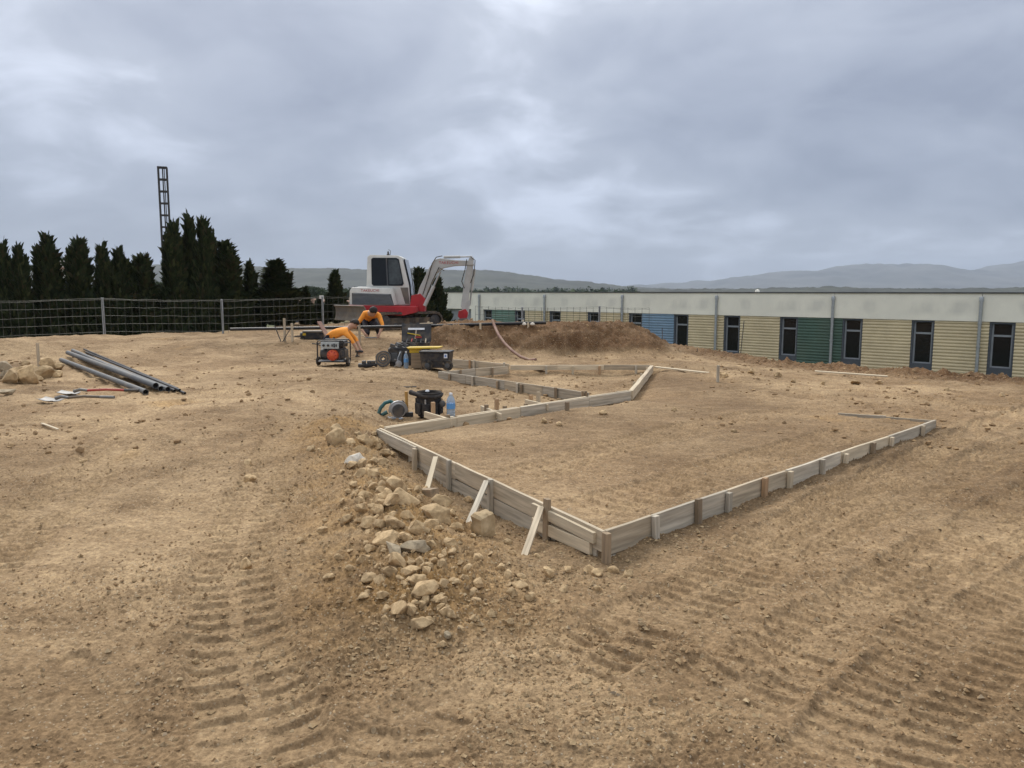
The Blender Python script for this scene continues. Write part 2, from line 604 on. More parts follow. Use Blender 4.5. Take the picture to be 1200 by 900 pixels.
# ------------------------------------------------------------------ GROUND
def make_ground():
    dense = np.linspace(R(-44), R(44), 900)
    rest = np.linspace(R(44), R(316), 70)[1:-1]
    ang = np.concatenate([dense, rest])
    rad, r = [], 0.15
    while r < 2.2:
        rad.append(r)
        r += 0.12
    while r < 34:
        rad.append(r)
        r += min(max(r * r / 1700.0, 0.003), 0.062)
    while r < 9600:
        rad.append(r)
        r *= 1.09
    rad = np.array(rad)
    A, Rr = np.meshgrid(ang, rad)
    X, Y = (Rr * np.sin(A)).ravel(), (Rr * np.cos(A)).ravel()
    Z, ed, sd, dist, comp, rough, pile = height(X, Y)
    na, nr = len(ang), len(rad)
    GRID['rad'], GRID['Z'] = rad, Z.reshape(nr, na)
    co = np.stack([X, Y, Z], 1)
    i = np.arange(nr - 1)[:, None] * na
    j = np.arange(na)[None, :]
    jn = (j + 1) % na
    quads = np.stack([i + j, i + na + j, i + na + jn, i + jn], -1).reshape(-1, 4)[:, ::-1]
    me = bpy.data.meshes.new('ground')
    c_idx = len(co)
    co = np.vstack([co, [[0, 0, Z[:na].mean()]]])
    tris = np.stack([np.full(na, c_idx), np.arange(na), (np.arange(na) + 1) % na], -1)[:, ::-1]
    me.vertices.add(len(co))
    me.vertices.foreach_set('co', co.astype(np.float32).ravel())
    loops = np.concatenate([quads.ravel(), tris.ravel()]).astype(np.int32)
    me.loops.add(len(loops))
    me.loops.foreach_set('vertex_index', loops)
    nf = len(quads) + len(tris)
    me.polygons.add(nf)
    st = np.concatenate([np.arange(len(quads)) * 4, len(quads) * 4 + np.arange(len(tris)) * 3]).astype(np.int32)
    me.polygons.foreach_set('loop_start', st)
    me.update(calc_edges=True)
    me.polygons.foreach_set('use_smooth', np.ones(nf, bool))

    def attr(nm, v):
        at = me.attributes.new(nm, 'FLOAT', 'POINT')
        at.data.foreach_set('value', np.append(v, 0).astype(np.float32))
    attr('off_site', sst(0.8, 2.6, ed))
    attr('loose', np.clip(dist * 0.75 + rough * 0.6 - comp * 0.5, 0, 1))
    attr('packed', np.clip(comp, 0, 1))
    attr('fresh', np.clip(rough, 0, 1))
    attr('stony', np.clip(pile, 0, 1))
    attr('fill', sst(0.0, -0.06, sd))
    attr('moist', sst(0.2, 2.6, X + 0.35 * (6 - Y) + 0.9 * fbm(X, Y, 0.5, 3, 301)) * sst(16, 9, Y))
    dd, _, _ = seg_info(X, Y, [xy(C1), xy(C0), xy(C2)])
    attr('damp', np.exp(-(dd / 0.30) ** 2) * (sd > 0))
    o = bpy.data.objects.new('ground', me)
    C.objects.link(o)
    tag(o, kind='structure')
    me.materials.append(ground_material())
    return o


def ground_material():
    m = bpy.data.materials.new('soil')
    m.use_nodes = True
    n, l = nodes_of(m)
    b = n['Principled BSDF']
    b.inputs['Roughness'].default_value = 0.95
    b.inputs['Specular IOR Level'].default_value = 0.15
    tc = n.new('ShaderNodeTexCoord')

    def nz(scale, det=6, rough=0.6, st=None):
        t = n.new('ShaderNodeTexNoise')
        t.inputs['Scale'].default_value = scale
        t.inputs['Detail'].default_value = det
        t.inputs['Roughness'].default_value = rough
        v = tc.outputs['Object']
        if st:
            mp = n.new('ShaderNodeMapping')
            mp.inputs['Scale'].default_value = st
            mp.inputs['Rotation'].default_value = (0, 0, R(35))
            l.new(v, mp.inputs[0])
            v = mp.outputs[0]
        l.new(v, t.inputs['Vector'])
        return t.outputs[0]

    def at(nm):
        a = n.new('ShaderNodeAttribute')
        a.attribute_name = nm
        return a.outputs['Fac']

    def mr(v, a, b_, c, d):
        t = n.new('ShaderNodeMapRange')
        t.interpolation_type = 'SMOOTHSTEP'
        for i, q in enumerate((a, b_, c, d)):
            t.inputs[i + 1].default_value = q
        l.new(v, t.inputs[0])
        return t.outputs[0]

    def mth(op, a, b_):
        t = n.new('ShaderNodeMath')
        t.operation = op
        for i, q in enumerate((a, b_)):
            if isinstance(q, (int, float)):
                t.inputs[i].default_value = q
            else:
                l.new(q, t.inputs[i])
        return t.outputs[0]

    def mix(f, a, b_, mode='MIX'):
        t = n.new('ShaderNodeMix')
        t.data_type = 'RGBA'
        t.blend_type = mode
        if isinstance(f, (int, float)):
            t.inputs['Factor'].default_value = f
        else:
            l.new(f, t.inputs['Factor'])
        for k, q in (('A', a), ('B', b_)):
            if isinstance(q, tuple):
                t.inputs[k].default_value = (*q, 1)
            else:
                l.new(q, t.inputs[k])
        return t.outputs['Result']

    soil = (0.298, 0.204, 0.116)
    pale = (0.46, 0.336, 0.202)
    dark = (0.165, 0.104, 0.054)
    red = (0.155, 0.087, 0.043)
    ochre = (0.44, 0.27, 0.105)
    col = mix(mr(nz(0.55, 5), 0.38, 0.64, 0, 1), soil, pale)
    col = mix(mth('MULTIPLY', mr(nz(1.7, 6, 0.65), 0.42, 0.66, 0, 0.75), mr(at('loose'), 0.25, 0.8, 0.25, 1)), col, dark)
    col = mix(mr(nz(0.8, 4, 0.6, (1, 5, 1)), 0.5, 0.7, 0, 0.55), col, pale)
    col = mix(mth('MULTIPLY', at('packed'), mr(nz(1.1, 3), 0.35, 0.6, 0.3, 0.85)), col, pale)
    col = mix(mth('MULTIPLY', at('fresh'), mr(nz(1.0, 5), 0.3, 0.62, 0.72, 1.0)), col, red)
    col = mix(mth('MULTIPLY', at('stony'), mr(nz(2.5, 4), 0.35, 0.6, 0.1, 0.6)), col, ochre)
    col = mix(mr(nz(0.33, 3), 0.62, 0.72, 0, 0.5), col, ochre)
    col = mix(mth('MULTIPLY', at('moist'), mr(nz(0.7, 5, 0.65), 0.3, 0.62, 0.1, 0.5)), col, (0.22, 0.145, 0.08))
    col = mix(mth('MULTIPLY', at('damp'), mr(nz(2.2, 5, 0.65), 0.3, 0.6, 0.4, 0.9)), col, (0.17, 0.118, 0.07))
    col = mix(mth('MULTIPLY', at('fill'), mr(nz(0.9, 5), 0.4, 0.62, 0.1, 0.55)), col, (0.245, 0.165, 0.094))
    col = mix(mr(nz(4.2, 6, 0.68, (1, 2.2, 1)), 0.34, 0.66, 0, 1), mix(1.0, col, (0.86, 0.85, 0.84), 'MULTIPLY'), mix(1.0, col, (1.08, 1.08, 1.07), 'MULTIPLY'))
    col = mix(mr(nz(0.9, 6, 0.7, (1.4, 0.45, 1)), 0.5, 0.72, 0, 0.6), col, mix(1.0, col, (0.66, 0.63, 0.60), 'MULTIPLY'))
    col = mix(mr(nz(0.23, 4, 0.6), 0.38, 0.62, 0, 1), mix(1.0, col, (0.80, 0.78, 0.76), 'MULTIPLY'), mix(1.0, col, (1.08, 1.07, 1.06), 'MULTIPLY'))
    # grain: fine speckle of sand and pebbles
    col = mix(mr(nz(38, 6, 0.7), 0.3, 0.72, 0.0, 1.0), mix(1.0, col, (0.62, 0.60, 0.58), 'MULTIPLY'), mix(1.0, col, (1.27, 1.26, 1.24), 'MULTIPLY'))
    col = mix(mr(nz(11, 6, 0.75), 0.36, 0.66, 0, 1), mix(1.0, col, (0.86, 0.85, 0.84), 'MULTIPLY'), mix(1.0, col, (1.09, 1.09, 1.08), 'MULTIPLY'))
    v2 = n.new('ShaderNodeTexVoronoi')
    v2.inputs['Scale'].default_value = 24
    l.new(tc.outputs['Object'], v2.inputs['Vector'])
    s2 = n.new('ShaderNodeSeparateColor')
    l.new(v2.outputs['Color'], s2.inputs[0])
    crumb = mth('MULTIPLY', mr(v2.outputs['Distance'], 0.34, 0.24, 0, 1), mr(s2.outputs[0], 0.74, 0.78, 0, 1))
    col = mix(mth('MULTIPLY', crumb, 0.45), col, mix(s2.outputs[1], (0.15, 0.095, 0.05), (0.46, 0.36, 0.23)))
    vo = n.new('ShaderNodeTexVoronoi')
    vo.inputs['Scale'].default_value = 55
    l.new(tc.outputs['Object'], vo.inputs['Vector'])
    sp = n.new('ShaderNodeSeparateColor')
    l.new(vo.outputs['Color'], sp.inputs[0])
    pebble = mth('MULTIPLY', mr(vo.outputs['Distance'], 0.30, 0.22, 0, 1), mr(sp.outputs[0], 0.66, 0.70, 0, 1))
    pebble = mth('MULTIPLY', pebble, mr(at('loose'), 0.1, 0.7, 0.4, 1))
    col = mix(mth('MULTIPLY', pebble, 0.75), col, mix(sp.outputs[1], (0.40, 0.33, 0.24), (0.60, 0.50, 0.36)))
    veg = mix(mr(nz(0.06, 5), 0.4, 0.6, 0, 1), (0.075, 0.085, 0.035), (0.19, 0.16, 0.085))
    col = mix(at('off_site'), col, veg)
    l.new(col, b.inputs['Base Color'])
    h = mth('ADD', mth('MULTIPLY', nz(26, 6, 0.7), 1.0), mth('MULTIPLY', nz(95, 4, 0.7), 0.45))
    h = mth('ADD', h, mth('MULTIPLY', pebble, 0.55))
    h = mth('ADD', h, mth('MULTIPLY', crumb, 0.7))
    bp = n.new('ShaderNodeBump')
    bp.inputs['Strength'].default_value = 0.6
    bp.inputs['Distance'].default_value = 0.016
    l.new(h, bp.inputs['Height'])
    l.new(bp.outputs[0], b.inputs['Normal'])
    return m


make_ground()


# ------------------------------------------------------------------ far hills
def fbm1(x, sc, oct, seed):
    return fbm(x, np.zeros_like(x), sc, oct, seed)


def hills(name, prof, d0, width, m, seed, lumps, tree=0.0):
    """a ridge whose crest follows (px, py) heights at range d0; real depth in front of and behind it"""
    pxs = np.array([p[0] for p in prof], float)
    pys = np.array([p[1] for p in prof], float)
    ts = np.linspace(-1.1, 1.0, 60)
    nx = 420
    ppx = np.linspace(pxs[0], pxs[-1], nx)
    crest = np.interp(ppx, pxs, pys)
    vs, fs = [], []
    for j, t in enumerate(ts):
        d = d0 + t * width
        X = (ppx - 600) / FPX * d0
        Yv = np.full(nx, d)
        zc_ = EYE + (HOR - crest) / FPX * d0
        prof_t = np.exp(-(t / 0.55) ** 2) if t < 0 else np.exp(-(t / 0.8) ** 2)
        zz = -12 + (zc_ + 12) * prof_t
        amp = lumps * (1 - 0.5 * math.exp(-(t / 0.12) ** 2))
        zz = zz + amp * fbm(X, Yv, 1 / 420.0, 5, seed) * prof_t + tree * fbm(X, Yv, 1 / 22.0, 2, seed + 9) * prof_t
        vs += list(zip(X.tolist(), Yv.tolist(), zz.tolist()))
    for j in range(len(ts) - 1):
        for i in range(nx - 1):
            a = j * nx + i
            fs.append((a, a + 1, a + 1 + nx, a + nx))
    me = bpy.data.meshes.new(name)
    me.from_pydata(vs, [], fs)
    me.shade_smooth()
    me.materials.append(m)
    o = bpy.data.objects.new(name, me)
    C.objects.link(o)
    return tag(o, kind='structure')


m_hill = mat('scrub_hillside', (0.035, 0.042, 0.026), 0.95, 0.35, 0.012, coord='Object', col2=(0.06, 0.064, 0.042))
m_mount = mat('far_rock_and_scrub', (0.055, 0.06, 0.05), 0.95, 0.35, 0.004, coord='Object', col2=(0.11, 0.105, 0.09))
hills('hills', [(-500, 322), (-200, 316), (0, 318), (120, 312), (270, 312), (330, 315), (430, 316), (560, 318), (600, 321), (650, 328), (700, 333), (760, 336.5),
                (850, 341), (900, 350)], 2300, 900, m_hill, 5, 14, 3.0)
hills('mountains', [(300, 346), (600, 342), (740, 337), (800, 333), (850, 327), (900, 321), (935, 318), (960, 319), (985, 314), (1010, 310), (1030, 314), (1052, 309),
                    (1075, 311), (1100, 316), (1130, 318), (1160, 320), (1180, 314), (1200, 308), (1280, 300), (1400, 312), (1600, 300), (1900, 330)],
      6500, 1900, m_mount, 15, 45)
hills('hills', [(500, 343), (620, 339), (760, 337), (860, 340), (960, 338.5), (1080, 339), (1250, 336), (1500, 339), (1800, 344)], 1300, 420, m_hill, 25, 8, 3.5)

# ------------------------------------------------------------------ materials of things
m_wood = mat('weathered_timber', (0.48, 0.395, 0.28), 0.85, 0.22, 5.0, bump=0.5, bscale=40, stretch=(0.35, 6, 6), dust=0.35, rnd=0.18)
m_wood_new = mat('pale_timber', (0.58, 0.48, 0.335), 0.8, 0.15, 5.0, bump=0.4, bscale=40, stretch=(0.35, 6, 6), dust=0.25, rnd=0.12)
m_wood_grey = mat('grey_timber', (0.44, 0.385, 0.30), 0.88, 0.24, 5.0, bump=0.5, bscale=40, stretch=(0.35, 6, 6), dust=0.3, rnd=0.15)
m_wood_dark = mat('dark_timber', (0.26, 0.19, 0.12), 0.85, 0.2, 5.0, bump=0.5, bscale=40, stretch=(0.35, 6, 6), dust=0.25, rnd=0.2)
m_wood_orange = mat('orange_timber', (0.40, 0.255, 0.14), 0.8, 0.15, 5.0, bump=0.4, bscale=40, stretch=(0.35, 6, 6), dust=0.15, rnd=0.1)
m_rock = mat('limestone', (0.45, 0.295, 0.145), 0.92, 0.24, 2.2, bump=0.7, bscale=9, rnd=0.16, dust=0.4, col2=(0.60, 0.43, 0.235), bdist=0.006)
m_rock_grey = mat('grey_limestone', (0.33, 0.265, 0.175), 0.92, 0.2, 2.2, bump=0.7, bscale=9, rnd=0.12, dust=0.4, bdist=0.006)
m_rock_white = mat('white_stone', (0.66, 0.60, 0.50), 0.9, 0.12, 3.0, bump=0.6, bscale=9, rnd=0.08, bdist=0.006)
m_black = mat('black_plastic', (0.018, 0.018, 0.02), 0.5, 0.2, 12, dust=0.25)
m_rubber = mat('rubber', (0.022, 0.021, 0.02), 0.85, 0.2, 20, dust=0.5)
m_steel = mat('steel', (0.42, 0.42, 0.42), 0.4, 0.12, 10, metal=0.8)
m_galv = mat('galvanised', (0.40, 0.42, 0.43), 0.5, 0.1, 10, metal=0.6)
m_gun = mat('dark_steel', (0.05, 0.05, 0.052), 0.55, 0.2, 12, dust=0.3)


# ------------------------------------------------------------------ formwork
def board(parent, a, b, top_a, top_b, h, th, m, name='board', off=0.0):
    """a timber plank on edge between two plan points; local x runs along it"""
    a, b = Vector((a[0], a[1], top_a - h / 2)), Vector((b[0], b[1], top_b - h / 2))
    d = b - a
    L = d.length
    ang = math.atan2(d.y, d.x)
    pitch = -math.asin(d.z / L)
    mb = MB()
    nseg = max(2, int(L / 0.35))
    ro = [(rng.uniform(-.003, .003), rng.uniform(-.003, .003)) for _ in range(nseg + 1)]
    vs, fs = [], []
    for i in range(nseg + 1):
        x = -L / 2 + L * i / nseg
        for (yy, zz) in ((-th / 2, -h / 2), (th / 2, -h / 2), (th / 2, h / 2), (-th / 2, h / 2)):
            vs.append((x, yy + ro[i][0], zz + ro[i][1]))
    for i in range(nseg):
        for k in range(4):
            fs.append((i * 4 + k, i * 4 + (k + 1) % 4, i * 4 + 4 + (k + 1) % 4, i * 4 + 4 + k))
    fs += [(0, 1, 2, 3), tuple(nseg * 4 + k for k in (3, 2, 1, 0))]
    mb.add(vs, fs)
    o = mb.build(name, m, parent, bevel=0.003)
    mid = (a + b) / 2
    nrm = Vector((-math.sin(ang), math.cos(ang), 0))
    o.location = mid + nrm * off - (parent.location if parent else Vector())
    o.rotation_euler = (0, pitch, ang)
    return o


def stake(parent, x, y, z0, z1, m, w=0.045, th=0.035, rz=0.0, lean=(0, 0), name='stake', point=False):
    mb = MB()
    L = z1 - z0
    if point:
        vs = [(-L / 2, 0, 0)] + [(-L / 2 + 0.08, sx * w / 2, sy * th / 2) for sx, sy in ((-1, -1), (1, -1), (1, 1), (-1, 1))]
        vs += [(L / 2, v[1], v[2]) for v in vs[1:5]]
        mb.add(vs, [(0, 2, 1), (0, 3, 2), (0, 4, 3), (0, 1, 4), (1, 2, 6, 5), (2, 3, 7, 6), (3, 4, 8, 7), (4, 1, 5, 8), (5, 6, 7, 8)])
    else:
        mb.box((0, 0, 0), (L, w, th))
    o = mb.build(name, m, parent, bevel=0.002)
    o.location = Vector((x, y, (z0 + z1) / 2)) - (parent.location if parent else Vector())
    q = Euler((lean[0], lean[1], rz)).to_matrix() @ Matrix.Rotation(-math.pi / 2, 3, 'Y')
    o.rotation_euler = q.to_euler()
    return o


def strut(parent, p, q, m, w=0.05, th=0.025, name='brace'):
    """a timber lath from p to q"""
    p, q = Vector(p), Vector(q)
    d = q - p
    mb = MB().box((0, 0, 0), (d.length, w, th))
    o = mb.build(name, m, parent, bevel=0.002)
    o.location = (p + q) / 2 - (parent.location if parent else Vector())
    o.rotation_euler = d.to_track_quat('X', 'Z').to_euler()
    return o


def lerp(a, b, t):
    return a + (b - a) * t


def normal_out(a, b):
    d = (b - a).normalized()
    return Vector((d.y, -d.x, 0))


# -- side with braces, above the rocks (C1 .. C0)
n01 = -normal_out(C0, C1)
if (C0 + n01 - Vector((2, 8, 0))).length < (C0 - n01 - Vector((2, 8, 0))).length:
    n01 = -n01
f = thing('timber_formwork', 'braced timber formwork side standing above the heap of rocks', 'formwork', (C1.x, C1.y, 0))
split = 0.47
ex = (C1 - C0).normalized() * 0.05
board(f, C1 + ex, lerp(C1, C0, split), ZT, ZT, 0.15, 0.028, m_wood)
board(f, lerp(C1, C0, split) + n01 * 0.004, C0, ZT, ZT, 0.14, 0.028, m_wood)
board(f, lerp(C1, C0, 0.2), lerp(C1, C0, 0.62), ZT - 0.153, ZT - 0.153, 0.18, 0.026, m_wood_grey)
board(f, lerp(C1, C0, 0.623), lerp(C1, C0, 0.985), ZT - 0.146, ZT - 0.146, 0.19, 0.026, m_wood_grey)
board(f, C1 + ex * 1.1 + n01 * 0.03, lerp(C1, C0, 0.26) + n01 * 0.03, ZT - 0.012, ZT - 0.012, 0.12, 0.026, m_wood_grey)
board(f, lerp(C1, C0, 0.80) + n01 * 0.03, lerp(C1, C0, 0.985) + n01 * 0.03, ZT - 0.02, ZT - 0.025, 0.075, 0.026, m_wood_new)
board(f, lerp(C1, C0, 0.80) + n01 * 0.03, lerp(C1, C0, 0.975) + n01 * 0.03, ZT - 0.13, ZT - 0.105, 0.085, 0.026, m_wood_new)
ang01 = math.atan2(C0.y - C1.y, C0.x - C1.x)


def on_side(px, a, b):
    """parameter on the line a-b seen in photo column px"""
    u = (px - 600) / FPX
    k = u * (math.cos(PITCH))
    lo, hi = 0.0, 1.0
    best = min((abs((lerp(a, b, t / 400).x / (lerp(a, b, t / 400).y * math.cos(PITCH) + (EYE - ZT) * math.sin(PITCH))) - u), t / 400) for t in range(401))
    return best[1]


for px_, top, m_, w_ in ((492, -0.02, m_wood, 0.06), (530, 0.012, m_wood_grey, 0.05), (579, 0.012, m_wood_grey, 0.05), (646, 0.06, m_wood_dark, 0.055)):
    p = lerp(C1, C0, on_side(px_, C1, C0)) + n01 * (0.062 if px_ == 492 else 0.036)
    stake(f, p.x, p.y, gz(p.x, p.y) - 0.16, ZT + top, m_, w_, 0.035, ang01 + math.pi / 2, lean=(0, 0.02))
for (t0, t1), (b0, b1), m_ in (((517, 531), (500, 576), m_wood_new), ((577, 559), (548, 616), m_wood_grey), ((642, 597), (613, 655), m_wood)):
    pt = lerp(C1, C0, on_side(t0, C1, C0)) + n01 * 0.055
    pb = P(b0, b1, -0.07)
    zg = gz(pb.x, pb.y)
    pb = P(b0, b1, zg)
    strut(f, (pb.x, pb.y, gz(pb.x, pb.y) - 0.02), (pt.x, pt.y, ZT - 0.01), m_, 0.045, 0.025)
pb = P(497, 580, 0.0)
pb = P(497, 580, gz(pb.x, pb.y))
o = strut(f, (pb.x - 0.02, pb.y + 0.02, gz(pb.x, pb.y) + 0.015), (pb.x + 0.10, pb.y - 0.10, gz(pb.x, pb.y) + 0.045), m_wood_dark, 0.09, 0.07, 'block')
p = C0 + n01 * 0.03 + Vector((0.035, -0.045, 0))
stake(f, p.x, p.y, gz(p.x, p.y) - 0.12, ZT + 0.005, m_wood_dark, 0.05, 0.04, ang01 + math.pi / 2)

# -- long side on the right (C0 .. C2)
f = thing('timber_formwork', 'long low timber formwork side with many short stakes beside the tracked soil', 'formwork', (C0.x, C0.y, 0))
n02 = normal_out(C0, C2)
if n02.y > 0:
    n02 = -n02
ang02 = math.atan2(C2.y - C0.y, C2.x - C0.x)
cuts = [0, 0.19, 0.21, 0.5, 0.52, 0.75, 0.9, 1.0]
tcs = [on_side(p_, C0, C2) for p_ in (708, 764, 852, 921, 985, 1041, 1097)]
for i, (a, b) in enumerate(zip(tcs[:-1], tcs[1:])):
    board(f, lerp(C0, C2, a + 0.0015), lerp(C0, C2, b - 0.0015), ZT - 0.003 * (i % 2), ZT - 0.003 * ((i + 1) % 2), 0.17, 0.028,
          (m_wood, m_wood_grey, m_wood, m_wood_grey, m_wood_new, m_wood_grey)[i], off=0.002 * (i % 3))
board(f, lerp(C0, C2, 0.004) + n02 * 0.002, lerp(C0, C2, on_side(770, C0, C2)) + n02 * 0.002, ZT - 0.176, ZT - 0.176, 0.12, 0.026, m_wood_grey)
for i, px_ in enumerate((764, 814.5, 850, 891.5, 921, 960, 987, 1019, 1041, 1078)):
    p = lerp(C0, C2, on_side(px_, C0, C2)) + n02 * 0.037
    stake(f, p.x, p.y, gz(p.x, p.y) - 0.12, ZT + (0.0, 0.02, -0.01, 0.012, -0.005, 0.0, -0.02, 0, -0.01, 0)[i],
          (m_wood_grey, m_wood_dark, m_wood_grey, m_wood_orange, m_wood_new, m_wood_grey, m_wood_new, m_wood_dark, m_wood, m_wood)[i], 0.05, 0.035, ang02 + math.pi / 2,
          lean=(0, rng.uniform(-.05, .05)))

# -- back of the near bay (C2 .. BK), almost buried
f = thing('timber_formwork', 'grey formwork board nearly buried behind the far corner of the soil bay', 'formwork', (C2.x, C2.y, 0))
for a, b, h_ in ((0.02, 0.33, 0.115), (0.335, 0.68, 0.095)):
    pa, pb_ = lerp(C2, BK, a), lerp(C2, BK, b)
    board(f, pa, pb_, ZT - 0.008 - 0.03 * a, ZT - 0.008 - 0.05 * b, 0.14, 0.026, m_wood_grey)

# -- diagonal from C1 to B1
f = thing('timber_formwork', 'doubled timber formwork line running from the tool bucket towards the mound', 'formwork', (B1.x, B1.y, 0))
tcs = [on_side(p_, C1, B1) for p_ in (450, 535, 610, 690, 739)]
nin = normal_out(C1, B1)
if nin.y < 0:
    nin = -nin
for i, (a, b) in enumerate(zip(tcs[:-1], tcs[1:])):
    board(f, lerp(C1, B1, a + 0.001), lerp(C1, B1, b - 0.001), ZT, ZT - 0.001, 0.15, 0.03, (m_wood_new, m_wood_new, m_wood_grey, m_wood_grey)[i], off=0.002 * (i % 2))
    board(f, lerp(C1, B1, a + 0.01) + nin * 0.045, lerp(C1, B1, b - 0.002) + nin * 0.045, ZT + 0.004, ZT + 0.004, 0.12, 0.045, (m_wood_new, m_wood, m_wood_new, m_wood)[i])
for px_ in (470, 597, 622, 690, 730):
    p = lerp(C1, B1, on_side(px_, C1, B1)) + nin * 0.09
    stake(f, p.x, p.y, gz(p.x, p.y) - 0.1, ZT + rng.uniform(-0.01, 0.035), m_wood_dark, 0.05, 0.035, rng.uniform(0, 3))

# -- far leg B1 .. B2
f = thing('timber_formwork', 'pale timber formwork leg climbing to the corner at the foot of the mound', 'formwork', (B1.x, B1.y, 0))
mid = P(752, 445, ZT)
board(f, B1 + Vector((0.01, 0.03, 0)), lerp(B1, B2, 0.45), ZT, ZT, 0.14, 0.07, m_wood_new)
board(f, lerp(B1, B2, 0.455), lerp(B1, B2, 0.995), ZT, ZT, 0.14, 0.07, m_wood)
for t in (0.3, 0.62, 0.93):
    p = lerp(B1, B2, t) + Vector((-0.07, 0.02, 0))
    stake(f, p.x, p.y, gz(p.x, p.y) - 0.1, ZT - 0.01, m_wood, 0.05, 0.04)

# -- far line B2 .. FB1 .. FB0
f = thing('timber_formwork', 'long timber formwork line on stakes along the foot of the spoil mound', 'formwork', (FB1.x, FB1.y, 0))
for i, (a, b, m_) in enumerate(((0.0, 0.33, m_wood_new), (0.332, 0.66, m_wood_new), (0.662, 0.995, m_wood))):
    board(f, lerp(FB1, B2, a), lerp(FB1, B2, b), ZT + 0.002 * i, ZT + 0.002 * i, 0.10, 0.05, m_)
for px_, m_ in ((640, m_wood_grey), (671, m_wood_new), (702, m_wood_orange), (745, m_wood_grey)):
    p = lerp(FB1, B2, on_side(px_, FB1, B2)) + Vector((0, -0.055, 0))
    stake(f, p.x, p.y, gz(p.x, p.y) - 0.1, ZT - 0.01, m_, 0.06, 0.045)
f = thing('timber_formwork', 'grey formwork boards beside the black wheeled chest', 'formwork', (FB0.x, FB0.y, 0))
board(f, FB0, lerp(FB0, FB1, 0.5), ZT + 0.03, ZT + 0.03, 0.19, 0.03, m_wood_grey)
board(f, lerp(FB0, FB1, 0.502), lerp(FB0, FB1, 0.98), ZT + 0.03, ZT + 0.02, 0.19, 0.03, m_wood)
for t in (0.35, 0.42, 0.9):
    p = lerp(FB0, FB1, t) + Vector((0.01, -0.06, 0))
    stake(f, p.x, p.y, gz(p.x, p.y) - 0.1, ZT + 0.05, m_wood_orange if t == 0.35 else m_wood_grey, 0.05, 0.045)

# -- inner line IN0 .. IN1 and its return
f = thing('timber_formwork', 'grey formwork line crossing the middle of the pegged out area', 'formwork', (IN0.x, IN0.y, 0))
tcs = [0, 0.22, 0.5, 0.74, 1.0]
for i, (a, b) in enumerate(zip(tcs[:-1], tcs[1:])):
    board(f, lerp(IN0, IN1, a + 0.001), lerp(IN0, IN1, b - 0.001), ZT, ZT - 0.001 * i, 0.16, 0.03, (m_wood_grey, m_wood_grey, m_wood, m_wood_grey)[i], off=0.003 * (i % 2))
for px_ in (528, 555, 584, 607, 612, 652, 684, 688):
    p = lerp(IN0, IN1, on_side(px_, IN0, IN1)) + Vector((-0.02, -0.045, 0))
    stake(f, p.x, p.y, gz(p.x, p.y) - 0.1, ZT + rng.uniform(-.02, .03), m_wood_grey if px_ % 2 else m_wood_dark, 0.05, 0.04)
f = thing('timber_formwork', 'short grey formwork return closing the narrow bay beside the chest', 'formwork', (IN0.x, IN0.y, 0))
board(f, IN0 + Vector((0.06, 0.04, 0)), lerp(IN0, CB1, 0.5), ZT - 0.01, ZT, 0.16, 0.03, m_wood_grey)
board(f, lerp(IN0, CB1, 0.503), lerp(IN0, CB1, 0.97), ZT, ZT, 0.16, 0.03, m_wood)
for t in (0.3, 0.75):
    p = lerp(IN0, CB1, t) + Vector((0.0, -0.05, 0))
    stake(f, p.x, p.y, gz(p.x, p.y) - 0.1, ZT + 0.0, m_wood_dark, 0.05, 0.04)

# -- three little cross pieces standing inside the diagonal
for lab, (a, b), stk in (
        ('short crosswise batten on an orange stake in front of the black tool bucket', ((498, 482), (529, 492)), [(506, 474, m_wood_orange, 0.06), (524, 489, m_wood_dark, 0)]),
        ('short crosswise batten with stakes in the middle of the doubled formwork line', ((564, 475), (588, 486)), [(581, 467, m_wood_orange, 0.07), (569, 476, m_wood_dark, 0.0)]),
        ('short crosswise batten with stakes near the grey inner formwork line', ((616, 468), (642, 475)), [(621, 470, m_wood_orange, 0.02), (630, 463, m_wood, 0.06), (662, 466, m_wood_dark, 0.02)])):
    pa, pb = P(*a, ZT + 0.0), P(*b, ZT - 0.02)
    f = thing('cross_batten', lab, 'timber batten', (pa.x, pa.y, 0))
    board(f, pa, pb, ZT + 0.0, ZT - 0.01, 0.08, 0.03, m_wood_new)
    for (sx, sy, m_, up) in stk:
        t = min(max((sx - a[0]) / (b[0] - a[0]), 0), 1.9)
        p = lerp(pa, pb, t) + Vector((0.015, 0.055 if up else -0.04, 0))
        stake(f, p.x, p.y, gz(p.x, p.y) - 0.08, ZT + up * 1.6 + 0.035, m_, 0.05, 0.045, 0.4)


# ------------------------------------------------------------------ loose laths on the ground
def lath(name, label, a, b, z, m, w=0.09, th=0.025, cat='timber'):
    pa, pb = P(*a, z), P(*b, z)
    za, zb = gz(pa.x, pa.y), gz(pb.x, pb.y)
    pa, pb = P(*a, za + 0.02), P(*b, zb + 0.02)
    mid = (pa + pb) / 2
    d = pb - pa
    o = MB().box((0, 0, 0), (d.length, w, th)).build(name, m, bevel=0.003)
    o.location = mid
    zm = gz(mid.x, mid.y)
    o.location.z = max(mid.z, zm + 0.01)
    o.rotation_euler = d.to_track_quat('X', 'Z').to_euler()
    return tag(o, label, cat)


